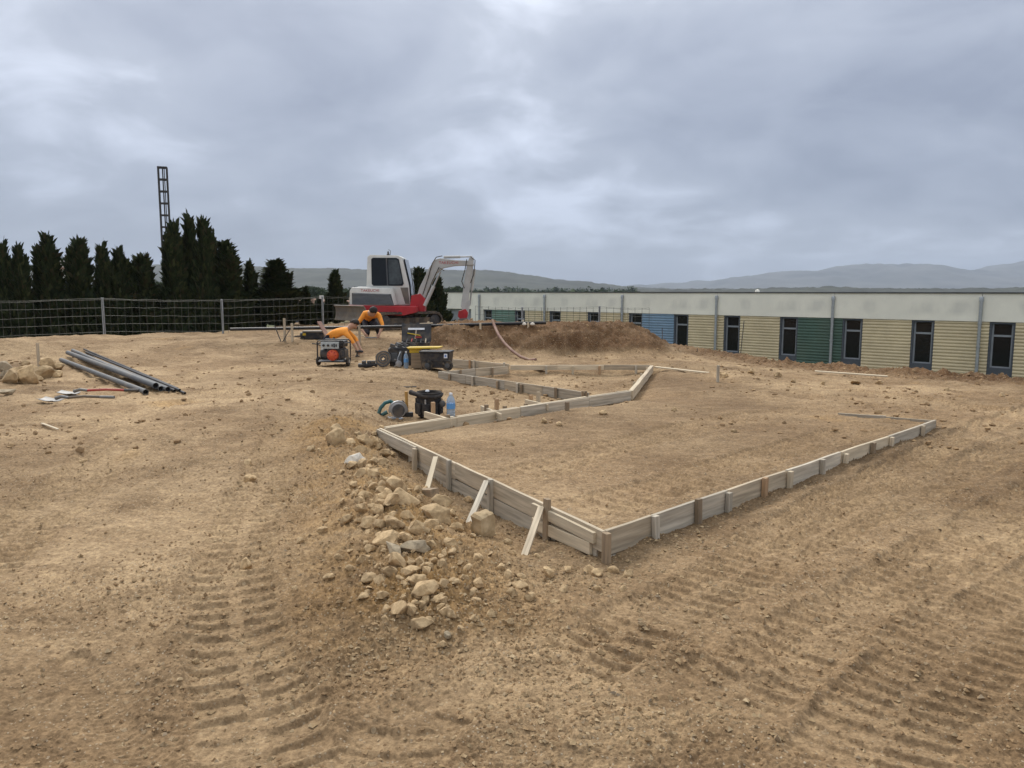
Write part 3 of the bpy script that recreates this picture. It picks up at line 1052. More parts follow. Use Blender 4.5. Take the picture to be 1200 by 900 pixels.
lath('loose_plank', 'long pale plank lying on the soil below the corrugated building', (955, 435), (1040, 441), 0.1, m_wood_new, 0.14)
lath('loose_plank', 'pale plank lying on the soil running off the far formwork corner', (768, 430), (830, 437), 0.1, m_wood_new, 0.10)
lath('loose_plank', 'small pale offcut lying inside the far formwork bay', (622, 437), (638, 437), 0.1, m_wood_new, 0.12)
lath('loose_plank', 'thin pale strip of wood lying on the tracked soil below the shovels', (49, 496), (68, 503), 0.05, m_wood_new, 0.03, 0.012)
p = P(841, 450, 0.05)
p.z = gz(p.x, p.y)
o = stake(None, p.x, p.y, p.z - 0.1, p.z + 0.30, m_wood_grey, 0.06, 0.04)
o.name = 'survey_stake'
tag(o, 'lone grey wooden stake in the bare soil beside the mound', 'stake')
p = P(45, 420, 0.3)
o = stake(None, p.x, p.y, gz(p.x, p.y) - 0.1, gz(p.x, p.y) + 0.5, m_wood, 0.05, 0.04)
o.name = 'survey_stake'
tag(o, 'tall thin stake standing among the pale boulders near the grey pipes', 'stake')


# ------------------------------------------------------------------ rocks
def rock_mesh(seed, flat=0.75, sub=2):
    r = random.Random(seed)
    bm = bmesh.new()
    ax = (1.0, r.uniform(0.65, 0.95), flat * r.uniform(0.75, 1.1))
    for _ in range(15):
        v = Vector((r.gauss(0, 1), r.gauss(0, 1), r.gauss(0, 1))).normalized() * r.uniform(0.85, 1.0)
        bm.verts.new((v.x * ax[0], v.y * ax[1], v.z * ax[2]))
    h = bmesh.ops.convex_hull(bm, input=bm.verts)
    bmesh.ops.delete(bm, geom=[g for g in h['geom_interior'] if isinstance(g, bmesh.types.BMVert)], context='VERTS')
    loose = [v for v in bm.verts if not v.link_faces]
    bmesh.ops.delete(bm, geom=loose, context='VERTS')
    bmesh.ops.bevel(bm, geom=list(bm.edges), offset=0.05, segments=1, affect='EDGES')
    bmesh.ops.triangulate(bm, faces=bm.faces)
    bmesh.ops.subdivide_edges(bm, edges=[e for e in bm.edges if e.calc_length() > 0.35], cuts=1, use_grid_fill=True)
    bmesh.ops.triangulate(bm, faces=bm.faces)
    for v in bm.verts:
        p = v.co * 2.1 + Vector((seed * 3.7, seed, 0))
        q = v.co * 5.5 + Vector((seed * 1.7, seed, 5))
        v.co += v.co.normalized() * (0.10 * mnoise.noise(p) + 0.05 * mnoise.noise(q))
    me = bpy.data.meshes.new('rock')
    bm.to_mesh(me)
    bm.free()
    me.shade_smooth()
    me.set_sharp_from_angle(angle=R(17))
    return me


ROCKS = [rock_mesh(s) for s in range(14)]
ROCKM = {}


def place_rock(px, py, wpx, label, group, m=None, sink=0.29, rot=None, sc=None, name='rock', zadd=0.0, seed=None):
    p = P(px, py, 0.0)
    for _ in range(3):
        p = P(px, py, gz(p.x, p.y) + 0.4 * wpx / FPX * p.y * 0.5)
    s = wpx / FPX * math.hypot(p.x, p.y) * 0.5 * 1.45
    k = rng.randrange(len(ROCKS)) if seed is None else seed
    m = m or m_rock
    key = (k, m.name)
    if key not in ROCKM:
        me = ROCKS[k].copy()
        me.materials.append(m)
        ROCKM[key] = me
    o = bpy.data.objects.new(name, ROCKM[key])
    C.objects.link(o)
    o.rotation_euler = rot or (rng.uniform(-.35, .35), rng.uniform(-.35, .35), rng.uniform(0, 6.28))
    sc = sc or (1, rng.uniform(.85, 1.05), rng.uniform(.8, 1.05))
    o.scale = (s * sc[0], s * sc[1], s * sc[2])
    hz = s * 0.62 * sc[2]
    o.location = (p.x, p.y, gz(p.x, p.y) + hz * (1 - 2 * sink) + zadd)
    return tag(o, label, 'rock', group)


LAB = 'one of the largest tan limestone rocks in the heap beside the braced formwork'
GRP = 'largest rocks heaped beside the braced formwork'
LABM = 'middle sized tan limestone rock in the heap beside the braced formwork'
GRPM = 'middle sized rocks heaped beside the braced formwork'
LABS = 'small broken tan stone filling the heap beside the braced formwork'
GRPS = 'small stones filling the heap beside the braced formwork'


def zc7(zx, zy, w):
    return 330 + zx / 3.213, 480 + zy / 3.213, w / 3.213


big = [(205, 105, 80), (260, 122, 45), (310, 115, 60), (390, 172, 45), (295, 240, 55), (340, 240, 40), (365, 135, 30), (300, 155, 50),
       (380, 345, 65), (300, 370, 50), (350, 368, 50), (415, 365, 70), (460, 335, 90), (425, 300, 80), (605, 345, 85), (580, 395, 110),
       (425, 410, 100), (480, 395, 60), (400, 475, 100), (505, 460, 70), (250, 415, 60), (330, 430, 60), (315, 565, 55), (365, 575, 45),
       (435, 575, 80), (410, 605, 60), (485, 605, 75), (520, 565, 45), (580, 570, 40), (540, 665, 95), (440, 690, 90), (515, 640, 70),
       (525, 780, 85), (630, 515, 65), (850, 500, 35), (790, 545, 35), (560, 435, 60), (180, 615, 45), (310, 705, 40), (355, 295, 50),
       (330, 640, 60), (370, 640, 50), (640, 390, 40), (700, 340, 35), (410, 160, 35), (270, 285, 40), (390, 270, 45), (345, 195, 40),
       (295, 205, 40), (470, 300, 40), (400, 320, 50), (290, 340, 45), (330, 520, 40), (460, 530, 50), (560, 520, 40), (610, 590, 45), (650, 640, 50),
       (700, 600, 40), (740, 660, 55), (620, 720, 45), (500, 720, 40), (380, 690, 50), (390, 740, 40), (850, 620, 50), (900, 660, 60), (940, 700, 50),
       (660, 450, 55), (720, 480, 35), (260, 600, 35), (215, 560, 28)]
for zx, zy, w in big:
    if w >= 60:
        place_rock(*zc7(zx, zy, w), LAB, GRP)
    else:
        place_rock(*zc7(zx, zy, w), LABM, GRPM)
place_rock(*zc7(500, 512, 95), 'flat grey rock slab in the middle of the rock heap', None, m_rock_grey, 0.25, (0.2, 0.1, 0.5), (1, .8, .6))
place_rock(*zc7(415, 538, 90), 'broad low grey rock beside the flat grey slab in the heap', None, m_rock_grey, 0.35, (0.1, -0.1, 2.2), (1.1, .8, .5))
place_rock(*zc7(275, 190, 62), 'whitish rock on the upper end of the rock heap', None, m_rock_white, 0.3)
place_rock(*zc7(362, 88, 26), 'small white stone at the end of the braced formwork', None, m_rock_white, 0.15)


def block_rock(label, px, py, dims, rot):
    bm = bmesh.new()
    bmesh.ops.create_cube(bm, size=1.0)
    bmesh.ops.subdivide_edges(bm, edges=list(bm.edges), cuts=4, use_grid_fill=True)
    for v in bm.verts:
        c = v.co * 2
        k = max(abs(c.x), abs(c.y), abs(c.z))
        sph = c.normalized()
        c = c.lerp(sph * 1.15, 0.42)
        c += c.normalized() * (0.34 * mnoise.noise(v.co * 2.2 + Vector((4, 1, 0))) + 0.07 * mnoise.noise(v.co * 6))
        v.co = Vector((c.x * dims[0], c.y * dims[1], c.z * dims[2])) / 2
    me = bpy.data.meshes.new('boulder')
    bm.to_mesh(me)
    bm.free()
    me.shade_smooth()
    me.set_sharp_from_angle(angle=R(24))
    me.materials.append(m_rock_block)
    o = bpy.data.objects.new('boulder', me)
    C.objects.link(o)
    p = P(px, py, 0)
    for _ in range(4):
        p = P(px, py, gz(p.x, p.y))
    o.location = (p.x, p.y, gz(p.x, p.y) + dims[2] * 0.42)
    o.rotation_euler = rot
    return tag(o, label, 'rock')


m_rock_block = mat('ochre_limestone', (0.46, 0.315, 0.15), 0.92, 0.25, 9, bump=0.7, bscale=40, dust=0.4, col2=(0.62, 0.48, 0.29), bdist=0.006)
block_rock('upright squarish tan boulder standing at the foot of the grey brace', 566, 627, (0.145, 0.12, 0.18), (0.12, -0.22, 0.75))
place_rock(620 / 3.213 + 330, 815 / 3.213 + 480, 10, 'small grey stone below the rock heap', None, m_rock_grey, 0.2)
rr2 = random.Random(3)
for i in range(135):
    t = rr2.random()
    cx = np.interp(t, [0, .2, .45, .7, 1], [400, 425, 450, 478, 520])
    cy = np.interp(t, [0, .2, .45, .7, 1], [512, 545, 600, 660, 720])
    if i < 70:
        place_rock(cx + rr2.gauss(0, 24 + 26 * t), cy + rr2.gauss(0, 14), rr2.uniform(4, 10) + 3 * t, LABS, GRPS)
    else:
        place_rock(cx + rr2.gauss(8, 20), cy + rr2.gauss(0, 12), rr2.uniform(9, 17), LABM, GRPM)
LAB2 = 'fist sized tan stone scattered over the soil in front of the formwork'
for (x_, y_, w_) in ((640, 672, 16), (660, 690, 12), (690, 668, 14), (600, 695, 15), (575, 715, 12), (620, 700, 11), (700, 690, 10), (555, 690, 16), (650, 705, 9),
                     (700, 672, 15), (718, 668, 12), (735, 673, 14), (730, 690, 9), (675, 715, 10), (598, 728, 12), (540, 735, 10), (520, 748, 9), (688, 735, 8),
                     (585, 665, 14), (600, 648, 10), (560, 655, 16), (630, 652, 9), (665, 668, 11), (612, 675, 13)):
    place_rock(x_, y_, w_, LAB2, 'stones scattered in front of the formwork')
LAB3 = 'tan stone lying alone on the open soil left of the rock heap'
for (x_, y_, w_) in ((292, 543, 12), (293, 562, 14), (395, 503, 16), (350, 634, 11), (290, 658, 20), (378, 620, 12), (345, 690, 8), (230, 775, 9), (98, 540, 7)):
    place_rock(x_, y_, w_, LAB3, 'lone stones on the open soil')
LAB4 = 'small tan stone lying inside the soil filled formwork bay'
for (x_, y_, w_) in ((707, 484, 9), (655, 497, 9), (638, 494, 9), (600, 520, 6), (860, 505, 6), (790, 480, 6)):
    place_rock(x_, y_, w_, LAB4, 'stones inside the formwork bay')
LAB5 = 'pale stone lying in the dug soil below the corrugated building'
for (x_, y_, w_) in ((1003, 448, 12), (1131, 436, 10), (1030, 449, 7), (912, 440, 9), (848, 441, 10), (1175, 464, 8), (1110, 456, 6), (880, 436, 7), (930, 447, 7), (965, 450, 6)):
    place_rock(x_, y_, w_, LAB5, 'stones along the edge of the site')
LAB6 = 'large pale boulder piled at the edge of the soil behind the shovels'
for (x_, y_, w_, m_) in ((12, 412, 22, m_rock), (34, 419, 24, m_rock), (55, 412, 18, m_rock), (6, 433, 20, m_rock_grey), (25, 435, 22, m_rock), (50, 434, 24, m_rock), (66, 421, 14, m_rock),
                         (18, 403, 16, m_rock), (40, 405, 15, m_rock), (2, 421, 18, m_rock_grey), (70, 430, 12, m_rock), (36, 430, 13, m_rock), (15, 424, 15, m_rock), (8, 443, 16, m_rock_grey),
                         (44, 444, 13, m_rock), (26, 446, 10, m_rock), (58, 425, 12, m_rock), (48, 423, 12, m_rock_grey), (28, 411, 12, m_rock)):
    place_rock(x_, y_, w_ * 0.8, LAB6, 'boulders behind the shovels', m_, 0.15, name='boulder')


# ------------------------------------------------------------------ gravel and clods (nobody could count them)
def gravel(name, label, n, seed, dens, smin, smax, m, cols):
    r = np.random.default_rng(seed)
    base = []
    for s in range(10):
        rr = random.Random(seed * 100 + s)
        bm = bmesh.new()
        if cols:
            bmesh.ops.create_icosphere(bm, subdivisions=1, radius=1.0)
        else:            # octahedron: eight faces are enough for a crumb
            vv = [bm.verts.new(q) for q in ((1, 0, 0), (-1, 0, 0), (0, 1, 0), (0, -1, 0), (0, 0, 1), (0, 0, -1))]
            for a_, b_ in ((0, 2), (2, 1), (1, 3), (3, 0)):
                bm.faces.new((vv[a_], vv[b_], vv[4]))
                bm.faces.new((vv[b_], vv[a_], vv[5]))
            bm.verts.index_update()
            for v in bm.verts:
                v.co = v.co * 1.1 + Vector((rr.uniform(-.3, .3), rr.uniform(-.3, .3), rr.uniform(-.3, .3)))
        a = (1, rr.uniform(.6, .95), rr.uniform(.45, .8))
        for v in bm.verts:
            v.co = Vector((v.co.x * a[0], v.co.y * a[1], v.co.z * a[2])) * rr.uniform(.72, 1.15)
        bm.faces.ensure_lookup_table()
        base.append((np.array([v.co[:] for v in bm.verts]), np.array([[v.index for v in f_.verts] for f_ in bm.faces])))
        bm.free()
    # candidate points, denser near the camera
    an = r.uniform(R(-40), R(40), n * 6)
    r0, r1 = cols or (2.3, 11.0)
    rad = r0 * (r1 / r0) ** r.random(n * 6)
    X, Y = rad * np.sin(an), rad * np.cos(an)
    keep = r.random(len(X)) < dens(X, Y)
    X, Y = X[keep][:n], Y[keep][:n]
    Z = height(X, Y)[0]
    size = smin * (smax / smin) ** (r.random(len(X)) ** 2.4)
    vs, fs, off = [], [], 0
    ya = r.uniform(0, 6.28, len(X))
    kind = r.integers(0, 10, len(X))
    for k in range(10):
        bv, bf = base[k]
        m_ = kind == k
        c, s_, z_ = np.cos(ya[m_])[:, None], np.sin(ya[m_])[:, None], size[m_][:, None]
        q = np.stack([(bv[None, :, 0] * c - bv[None, :, 1] * s_) * z_ + X[m_][:, None],
                      (bv[None, :, 0] * s_ + bv[None, :, 1] * c) * z_ + Y[m_][:, None],
                      bv[None, :, 2] * z_ + Z[m_][:, None] + z_ * 0.12], -1)
        cnt = len(q)
        vs.append(q.reshape(-1, 3))
        fs.append((bf[None] + (off + np.arange(cnt) * len(bv))[:, None, None]).reshape(-1, 3))
        off += cnt * len(bv)
    V, F = np.vstack(vs), np.vstack(fs)
    me = bpy.data.meshes.new(name)
    me.vertices.add(len(V))
    me.vertices.foreach_set('co', V.astype(np.float32).ravel())
    me.loops.add(F.size)
    me.loops.foreach_set('vertex_index', F.astype(np.int32).ravel())
    me.polygons.add(len(F))
    me.polygons.foreach_set('loop_start', (np.arange(len(F)) * 3).astype(np.int32))
    me.update(calc_edges=True)
    me.shade_smooth()
    me.set_sharp_from_angle(angle=R(40))
    me.materials.append(m)
    o = bpy.data.objects.new(name, me)
    C.objects.link(o)
    return tag(o, label, 'gravel', kind='stuff')


def island_mat(name, cols, rough=0.92):
    m = bpy.data.materials.new(name)
    m.use_nodes = True
    n, l = nodes_of(m)
    g = n.new('ShaderNodeNewGeometry')
    rp = n.new('ShaderNodeValToRGB')
    e = rp.color_ramp.elements
    while len(e) < len(cols):
        e.new(0.5)
    for i, c in enumerate(cols):
        e[i].position = i / (len(cols) - 1)
        e[i].color = (*c, 1)
    l.new(g.outputs['Random Per Island'], rp.inputs[0])
    tc = n.new('ShaderNodeTexCoord')
    nz = n.new('ShaderNodeTexNoise')
    nz.inputs['Scale'].default_value = 60
    l.new(tc.outputs['Object'], nz.inputs['Vector'])
    mr = n.new('ShaderNodeMapRange')
    mr.inputs[3].default_value = 0.7
    mr.inputs[4].default_value = 1.3
    l.new(nz.outputs[0], mr.inputs[0])
    hs = n.new('ShaderNodeHueSaturation')
    l.new(mr.outputs[0], hs.inputs['Value'])
    l.new(rp.outputs[0], hs.inputs['Color'])
    b = n['Principled BSDF']
    l.new(hs.outputs[0], b.inputs['Base Color'])
    b.inputs['Roughness'].default_value = rough
    b.inputs['Specular IOR Level'].default_value = 0.2
    return m


m_grav = island_mat('gravel_stones', [(0.24, 0.16, 0.085), (0.33, 0.23, 0.125), (0.27, 0.185, 0.10), (0.36, 0.255, 0.14), (0.29, 0.205, 0.115), (0.46, 0.345, 0.205), (0.31, 0.215, 0.115), (0.26, 0.20, 0.135)])
m_clod = island_mat('soil_clods', [(0.21, 0.135, 0.07), (0.31, 0.205, 0.11), (0.26, 0.165, 0.085), (0.38, 0.255, 0.135)])


def d_gravel(x, y):
    dh, _, _ = seg_info(x, y, HEAP + px_line([(520, 720)]))
    d1, _, _ = seg_info(x, y, px_line([(560, 690), (720, 690), (760, 660)]))
    d2, _, _ = seg_info(x, y, px_line([(470, 850), (700, 830), (960, 860), (1100, 880)]))
    d01, _, _ = seg_info(x, y, [xy(C1), xy(C0), xy(C2)])
    sd = poly_sd(x, y, SLAB)
    v = 0.12 + 0.95 * np.exp(-(dh / 0.7) ** 2) + 0.7 * np.exp(-(d1 / 0.5) ** 2) + 0.28 * np.exp(-(d2 / 0.3) ** 2) + 0.4 * np.exp(-(d01 / 0.35) ** 2)
    v *= np.clip(0.45 + 0.9 * fbm(x, y, 1.3, 3, 201), 0.06, 1)
    return np.where(sd < -0.01, v * 0.22, v)


def d_clod(x, y):
    v = np.clip(fbm(x, y, 0.8, 3, 221) * 1.2 + 0.2, 0.08, 1)
    for i, pl in enumerate(RUTS):
        d, _, _ = seg_info(x, y, pl)
        v = v + 0.9 * np.exp(-(d / 0.13) ** 2)
    dh, _, _ = seg_info(x, y, HEAP)
    v = v + 0.8 * np.exp(-(dh / 0.7) ** 2)
    return np.clip(v, 0, 1) * np.where(poly_sd(x, y, SLAB) < -0.01, 0.15, 1)


gravel('gravel', 'loose pebbles and gravel strewn over the tan soil', 26000, 1, d_gravel, 0.0022, 0.020, m_grav, None)
gravel('soil_clods', 'crumbled brown clods of soil along the ruts', 25000, 2, d_clod, 0.0022, 0.017, m_clod, None)

def d_far(x, y):
    ed = poly_sd(x, y, EDGE)
    v = 0.06 + 0.9 * np.exp(-((ed + 0.9) / 0.9) ** 2) * sst(3, 6, x) + 0.35 * np.clip(fbm(x, y, 0.6, 3, 231), 0, 1) + 0.4 * sst(17.8, 19, y) * sst(-3, -2, x)
    return v * (ed < -0.1) * np.where(poly_sd(x, y, SLAB) < 0.0, 0.2, 1)


gravel('soil_clods', 'lumps of dug soil and small stones towards the edge of the site', 7000, 3, d_far, 0.008, 0.055, m_clod, (9.0, 24.0))

# ------------------------------------------------------------------ BUILDING with corrugated walls, below the site on the right
m_band = None


def band_material():
    m = mat('cream_render', (0.86, 0.825, 0.71), 0.85, 0.05, 0.6, bump=0.15, bscale=20)
    n, l = nodes_of(m)
    b = n['Principled BSDF']
    src = b.inputs['Base Color'].links[0].from_socket
    tc = n.new('ShaderNodeTexCoord')
    mp = n.new('ShaderNodeMapping')
    mp.inputs['Scale'].default_value = (1.1, 1.1, 0.45)
    l.new(tc.outputs['Object'], mp.inputs[0])
    nz = n.new('ShaderNodeTexNoise')
    nz.inputs['Scale'].default_value = 1.0
    nz.inputs['Detail'].default_value = 4
    l.new(mp.outputs[0], nz.inputs['Vector'])
    sx = n.new('ShaderNodeSeparateXYZ')
    l.new(tc.outputs['Object'], sx.inputs[0])
    rp = n.new('ShaderNodeValToRGB')          # grime sits at mid height of the panels
    for i, (p_, v) in enumerate(((0.15, 0), (0.35, 1), (0.62, 1), (0.8, 0))):
        if i > 1:
            rp.color_ramp.elements.new(p_)
        e = rp.color_ramp.elements[i]
        e.position = p_
        e.color = (v, v, v, 1)
    dv = n.new('ShaderNodeMath')
    dv.operation = 'MULTIPLY_ADD'
    dv.inputs[1].default_value = 0.85
    dv.inputs[2].default_value = 0.5
    l.new(sx.outputs[2], dv.inputs[0])
    l.new(dv.outputs[0], rp.inputs[0])
    mr = n.new('ShaderNodeMapRange')
    mr.inputs[1].default_value = 0.47
    mr.inputs[2].default_value = 0.66
    mr.inputs[4].default_value = 0.35
    l.new(nz.outputs[0], mr.inputs[0])
    mu = n.new('ShaderNodeMath')
    mu.operation = 'MULTIPLY'
    l.new(mr.outputs[0], mu.inputs[0])
    l.new(rp.outputs[0], mu.inputs[1])
    mx = n.new('ShaderNodeMix')
    mx.data_type = 'RGBA'
    l.new(mu.outputs[0], mx.inputs['Factor'])
    l.new(src, mx.inputs['A'])
    mx.inputs['B'].default_value = (0.42, 0.41, 0.38, 1)
    l.new(mx.outputs['Result'], b.inputs['Base Color'])
    return m


m_band = band_material()
m_yel = mat('yellow_corrugated_sheet', (0.62, 0.52, 0.335), 0.55, 0.06, 1.5, dust=0.12)
m_blue = mat('blue_corrugated_sheet', (0.20, 0.30, 0.405), 0.55, 0.06, 1.5, dust=0.08)
m_green = mat('green_corrugated_sheet', (0.075, 0.13, 0.10), 0.55, 0.06, 1.5, dust=0.08)
m_sage = mat('sage_corrugated_sheet', (0.15, 0.24, 0.19), 0.55, 0.06, 1.5, dust=0.08)
m_frame = mat('anthracite_frame', (0.075, 0.085, 0.10), 0.5, 0.08, 5)
m_frame_l = mat('grey_window_frame', (0.27, 0.29, 0.31), 0.5, 0.08, 5)
m_glass2 = mat('painted_sky_glass', (0.06, 0.07, 0.073), 0.08, 0.35, 3, spec=0.5)  # paler base colour paints sky light into the cab's right pane
m_glass = mat('dark_glass', (0.008, 0.010, 0.012), 0.05, 0.1, 2, spec=0.35)
m_coping = mat('dark_coping', (0.06, 0.06, 0.065), 0.5, 0.1, 5)
m_room = mat('dim_room_wall', (0.22, 0.2, 0.17), 0.9, 0.2, 1)

BX0, BD0 = 19.15, 31.45
STEP = Vector((-4.259, 4.226, 0))
BAY = STEP.length
bdir = STEP.normalized()
bang = math.atan2(bdir.y, bdir.x)


def s_of(px):
    """arc length along the facade seen in photo column px (row near the horizon)"""
    u = (px - 600) / FPX
    return (BX0 - u * BD0) / (u * bdir.y - bdir.x)


Z_ROOF, Z_BAND, Z_HEAD, Z_SILL, Z_BASE = 1.60, 0.46, 0.44, -1.30, -2.3
bld = thing('low_building', 'long low building with cream upper band and coloured corrugated walls behind the site', 'building', (BX0, BD0, 0), bang)
# local x runs along the facade (away from camera), local -y... outward normal towards the camera is +y rotated: choose sign
outw = Vector((math.sin(bang), -math.cos(bang), 0))
OS = -1 if outw.y < 0 else 1            # local y sign that points at the camera
S0, S1 = -26.0, s_of(521)
S_P0, S_P1 = s_of(567), s_of(553)
# cream band panels, one per bay
edges = [S0] + [k * BAY for k in range(-4, 6) if S0 < k * BAY < S1] + [S1]
for a, b in zip(edges[:-1], edges[1:]):
    o = MB().box((0, 0, 0), (b - a - 0.018, 0.30, Z_ROOF - Z_BAND)).build('band_panel', m_band, bld, bevel=0.006)
    o.location = ((a + b) / 2, OS * -0.10 + 0.0, (Z_ROOF + Z_BAND) / 2)
MB().box(((S0 + S1) / 2, OS * -0.1, Z_ROOF + 0.025), (S1 - S0 + 0.1, 0.40, 0.05)).build('coping', m_coping, bld)
MB().box(((S0 + S1) / 2, OS * -6.3, Z_ROOF - 0.2), (S1 - S0 - 0.1, 12.0, 0.2)).build('roof', m_coping, bld)
MB().box(((S0 + S1) / 2, OS * -0.62, (Z_BAND + Z_BASE) / 2), (S1 - S0 - 0.2, 0.1, Z_BAND - Z_BASE)).build('backing_wall', m_room, bld)
MB().box(((S0 + S1) / 2, OS * -12.2, (Z_ROOF + Z_BASE) / 2 - 0.1), (S1 - S0, 0.3, Z_ROOF - Z_BASE - 0.2)).build('rear_wall', m_band, bld)
MB().box(((S0 + S1) / 2, OS * 0.03, Z_BASE + 0.15), (S1 - S0, 0.12, 0.3)).build('plinth', m_coping, bld)


def corrugated(a, b, m, off=0.0):
    z, prof = Z_BASE + 0.3, []
    pitch = 0.138
    while z < Z_BAND - 0.005:
        prof += [(0.000, z), (0.032, z + 0.03), (0.032, z + 0.078), (0.000, z + 0.108)]
        z += pitch
    prof = [(y, min(zz, Z_BAND - 0.004 + 0.0001 * i)) for i, (y, zz) in enumerate(prof)]
    vs, fs = [], []
    for y, zz in prof:
        vs += [(a, OS * (y + off), zz), (b, OS * (y + off), zz)]
    for i in range(len(prof) - 1):
        fs.append((2 * i, 2 * i + 1, 2 * i + 3, 2 * i + 2))
    o = MB().add(vs, fs).build('corrugated_panel', m, bld)
    return o


wins = [(567, 576), (605, 614), (645, 656), (689, 702), (738, 751), (791, 805), (849, 866), (914, 934), (988, 1009), (1069, 1093), (1161, 1187)]
ws = [sorted((s_of(a), s_of(b))) for a, b in wins]
ws = [[(a + b) / 2 - 0.45, (a + b) / 2 + 0.45] for a, b in ws]
s_first = ws[-1][0]
k = 1
while True:                                   # carry the rhythm on beyond the frame
    a = ws[-1][0] - 3.0 * k
    if a < S0 + 1.5:
        break
    ws.append([a, a + 0.9])
    k += 1
    if k > 8:
        break
ws.sort()
# panels between windows (sorted by s: near end first)
px_of = lambda s: 600 + FPX * (BX0 + bdir.x * s) / (BD0 + bdir.y * s)
prev = S0
for a, b in ws + [[S_P0, None]]:
    c = px_of((prev + a) / 2)
    m_ = m_yel
    if 751 < c < 791:
        m_ = m_blue
    elif 934 < c < 988:
        m_ = m_green
    elif 576 < c < 605:
        m_ = m_sage
    corrugated(prev + 0.004, a - 0.004, m_)
    if b is None:
        break
    prev = b
MB().box(((S_P0 + S_P1) / 2, OS * 0.0, (Z_BAND + Z_BASE) / 2), (S_P1 - S_P0, 0.12, Z_BAND - Z_BASE - 0.006)).build('end_pier', m_band, bld)
MB().box(((S1 + S_P1) / 2, OS * -0.3, (Z_BAND + Z_BASE) / 2), (S1 - S_P1 - 0.02, 0.1, Z_BAND - Z_BASE - 0.006)).build('porch_wall', m_frame_l, bld)
for a, b in ws:
    c, w = (a + b) / 2, b - a
    zt, zb = Z_BAND - 0.01, Z_BASE + 0.3
    fr = MB()
    for (cx, cz, dx, dz) in ((a + 0.035, (zt + zb) / 2, 0.07, zt - zb), (b - 0.035, (zt + zb) / 2, 0.07, zt - zb), (c, zt - 0.035, w - 0.14, 0.07), (c, zb + 0.3, w - 0.14, 0.6)):
        fr.box((cx, OS * -0.09, cz), (dx, 0.18, dz))
    f = fr.build('window', m_frame, bld)
    i2 = MB()
    z_tr = zt - 0.55
    z_lo = zb + 0.6
    for (cx, cz, dx, dz) in ((a + 0.105, (zt + z_lo) / 2 - 0.035, 0.07, zt - z_lo - 0.075), (b - 0.105, (zt + z_lo) / 2 - 0.035, 0.07, zt - z_lo - 0.075), (c, z_tr, w - 0.284, 0.08), (c, z_lo + 0.03, w - 0.284, 0.055)):
        i2.box((cx, OS * -0.13, cz), (dx, 0.06, dz))
    i2.build('window_sash', m_frame_l, f)
    MB().box((c, OS * -0.145, (zt - 0.07 + z_tr) / 2), (w - 0.28, 0.012, zt - 0.07 - z_tr - 0.08)).build('pane', m_glass, f)
    MB().box((c, OS * -0.145, (z_lo + z_tr) / 2), (w - 0.28, 0.012, z_tr - z_lo - 0.08)).build('pane', m_glass, f)
for kx in range(-4, 6):
    s = kx * BAY
    if not S0 < s < S1:
        continue
    mb = MB().tube([(s, OS * 0.13, Z_BASE + 0.1), (s, OS * 0.13, Z_ROOF - 0.32)], 0.065, 10)
    mb.lathe([(0.085, 0), (0.085, 0.16), (0.07, 0.2)], 10, 'z', (s, OS * 0.13, Z_ROOF - 0.33))
    for z in (-0.6, 0.35):
        mb.lathe([(0.085, 0), (0.085, 0.05)], 10, 'z', (s, OS * 0.13, z))
    mb.build('downpipe', m_galv, bld, smooth=True)
v = MB().lathe([(0.06, 0), (0.06, 0.14), (0.12, 0.15), (0.10, 0.24), (0.02, 0.28)], 12).build('roof_vent', m_band, bld, smooth=True)
v.location = (s_of(870), OS * -1.4, Z_ROOF - 0.1)

# ------------------------------------------------------------------ fences of welded wire
m_wire = mat('fence_wire', (0.10, 0.10, 0.085), 0.5, 0.1, 5, metal=0.5)


def wire_fence(label, pts, hgt, posts, step, seed, m_post=None):
    """pts: ground polyline (x, y); posts: points"""
    r = random.Random(seed)
    x0, y0 = pts[0]
    z0 = gz(x0, y0)
    f = thing('wire_fence', label, 'fence', (x0, y0, z0))
    for (x, y) in posts:
        z = gz(x, y)
        MB().box((x - x0, y - y0, z - z0 + hgt / 2 - 0.15), (0.06, 0.055, hgt + 0.34)).build('post', m_post or m_galv, f, bevel=0.006)
    for (ax, ay), (bx, by) in zip(pts[:-1], pts[1:]):
        L = math.hypot(bx - ax, by - ay)
        nv = int(L / step)
        mb = MB()
        base = [gz(lerp(ax, bx, t / nv), lerp(ay, by, t / nv)) for t in range(nv + 1)]
        za, zb = base[0], base[-1]
        tops = [lerp(za, zb, t / nv) + hgt for t in range(nv + 1)]
        for t in range(nv + 1):
            x, y = lerp(ax, bx, t / nv) - x0, lerp(ay, by, t / nv) - y0
            w = r.uniform(-.03, .03)
            mb.tube([(x + w, y - 0.03, tops[t] - hgt - z0 - 0.08), (x, y - 0.03, tops[t] - z0)], 0.006, 3, False)
        for h in (0.08, 0.3, 0.52, 0.75, 0.97, 1.0):
            path = [(lerp(ax, bx, t / 12) - x0, lerp(ay, by, t / 12) - y0 - 0.036, lerp(za, zb, t / 12) - z0 + h * hgt + r.uniform(-.012, .012) - 0.03 * math.sin(t / 12 * math.pi) * (h > 0.9)) for t in range(13)]
            mb.tube(path, 0.004, 3, False)
        mb.build('wire_mesh', m_wire, f)
    return f


fp = [(-19.5, 20.1), (-12.62, 23.8), (-9.68, 25.75), (-6.7, 27.3), (-4.6, 28.9)]
wire_fence('rusty welded wire fence on galvanised posts in front of the dark cypress row', fp[:1] + fp[1:], 1.12, fp[1:] + [fp[0]], 0.2, 4)
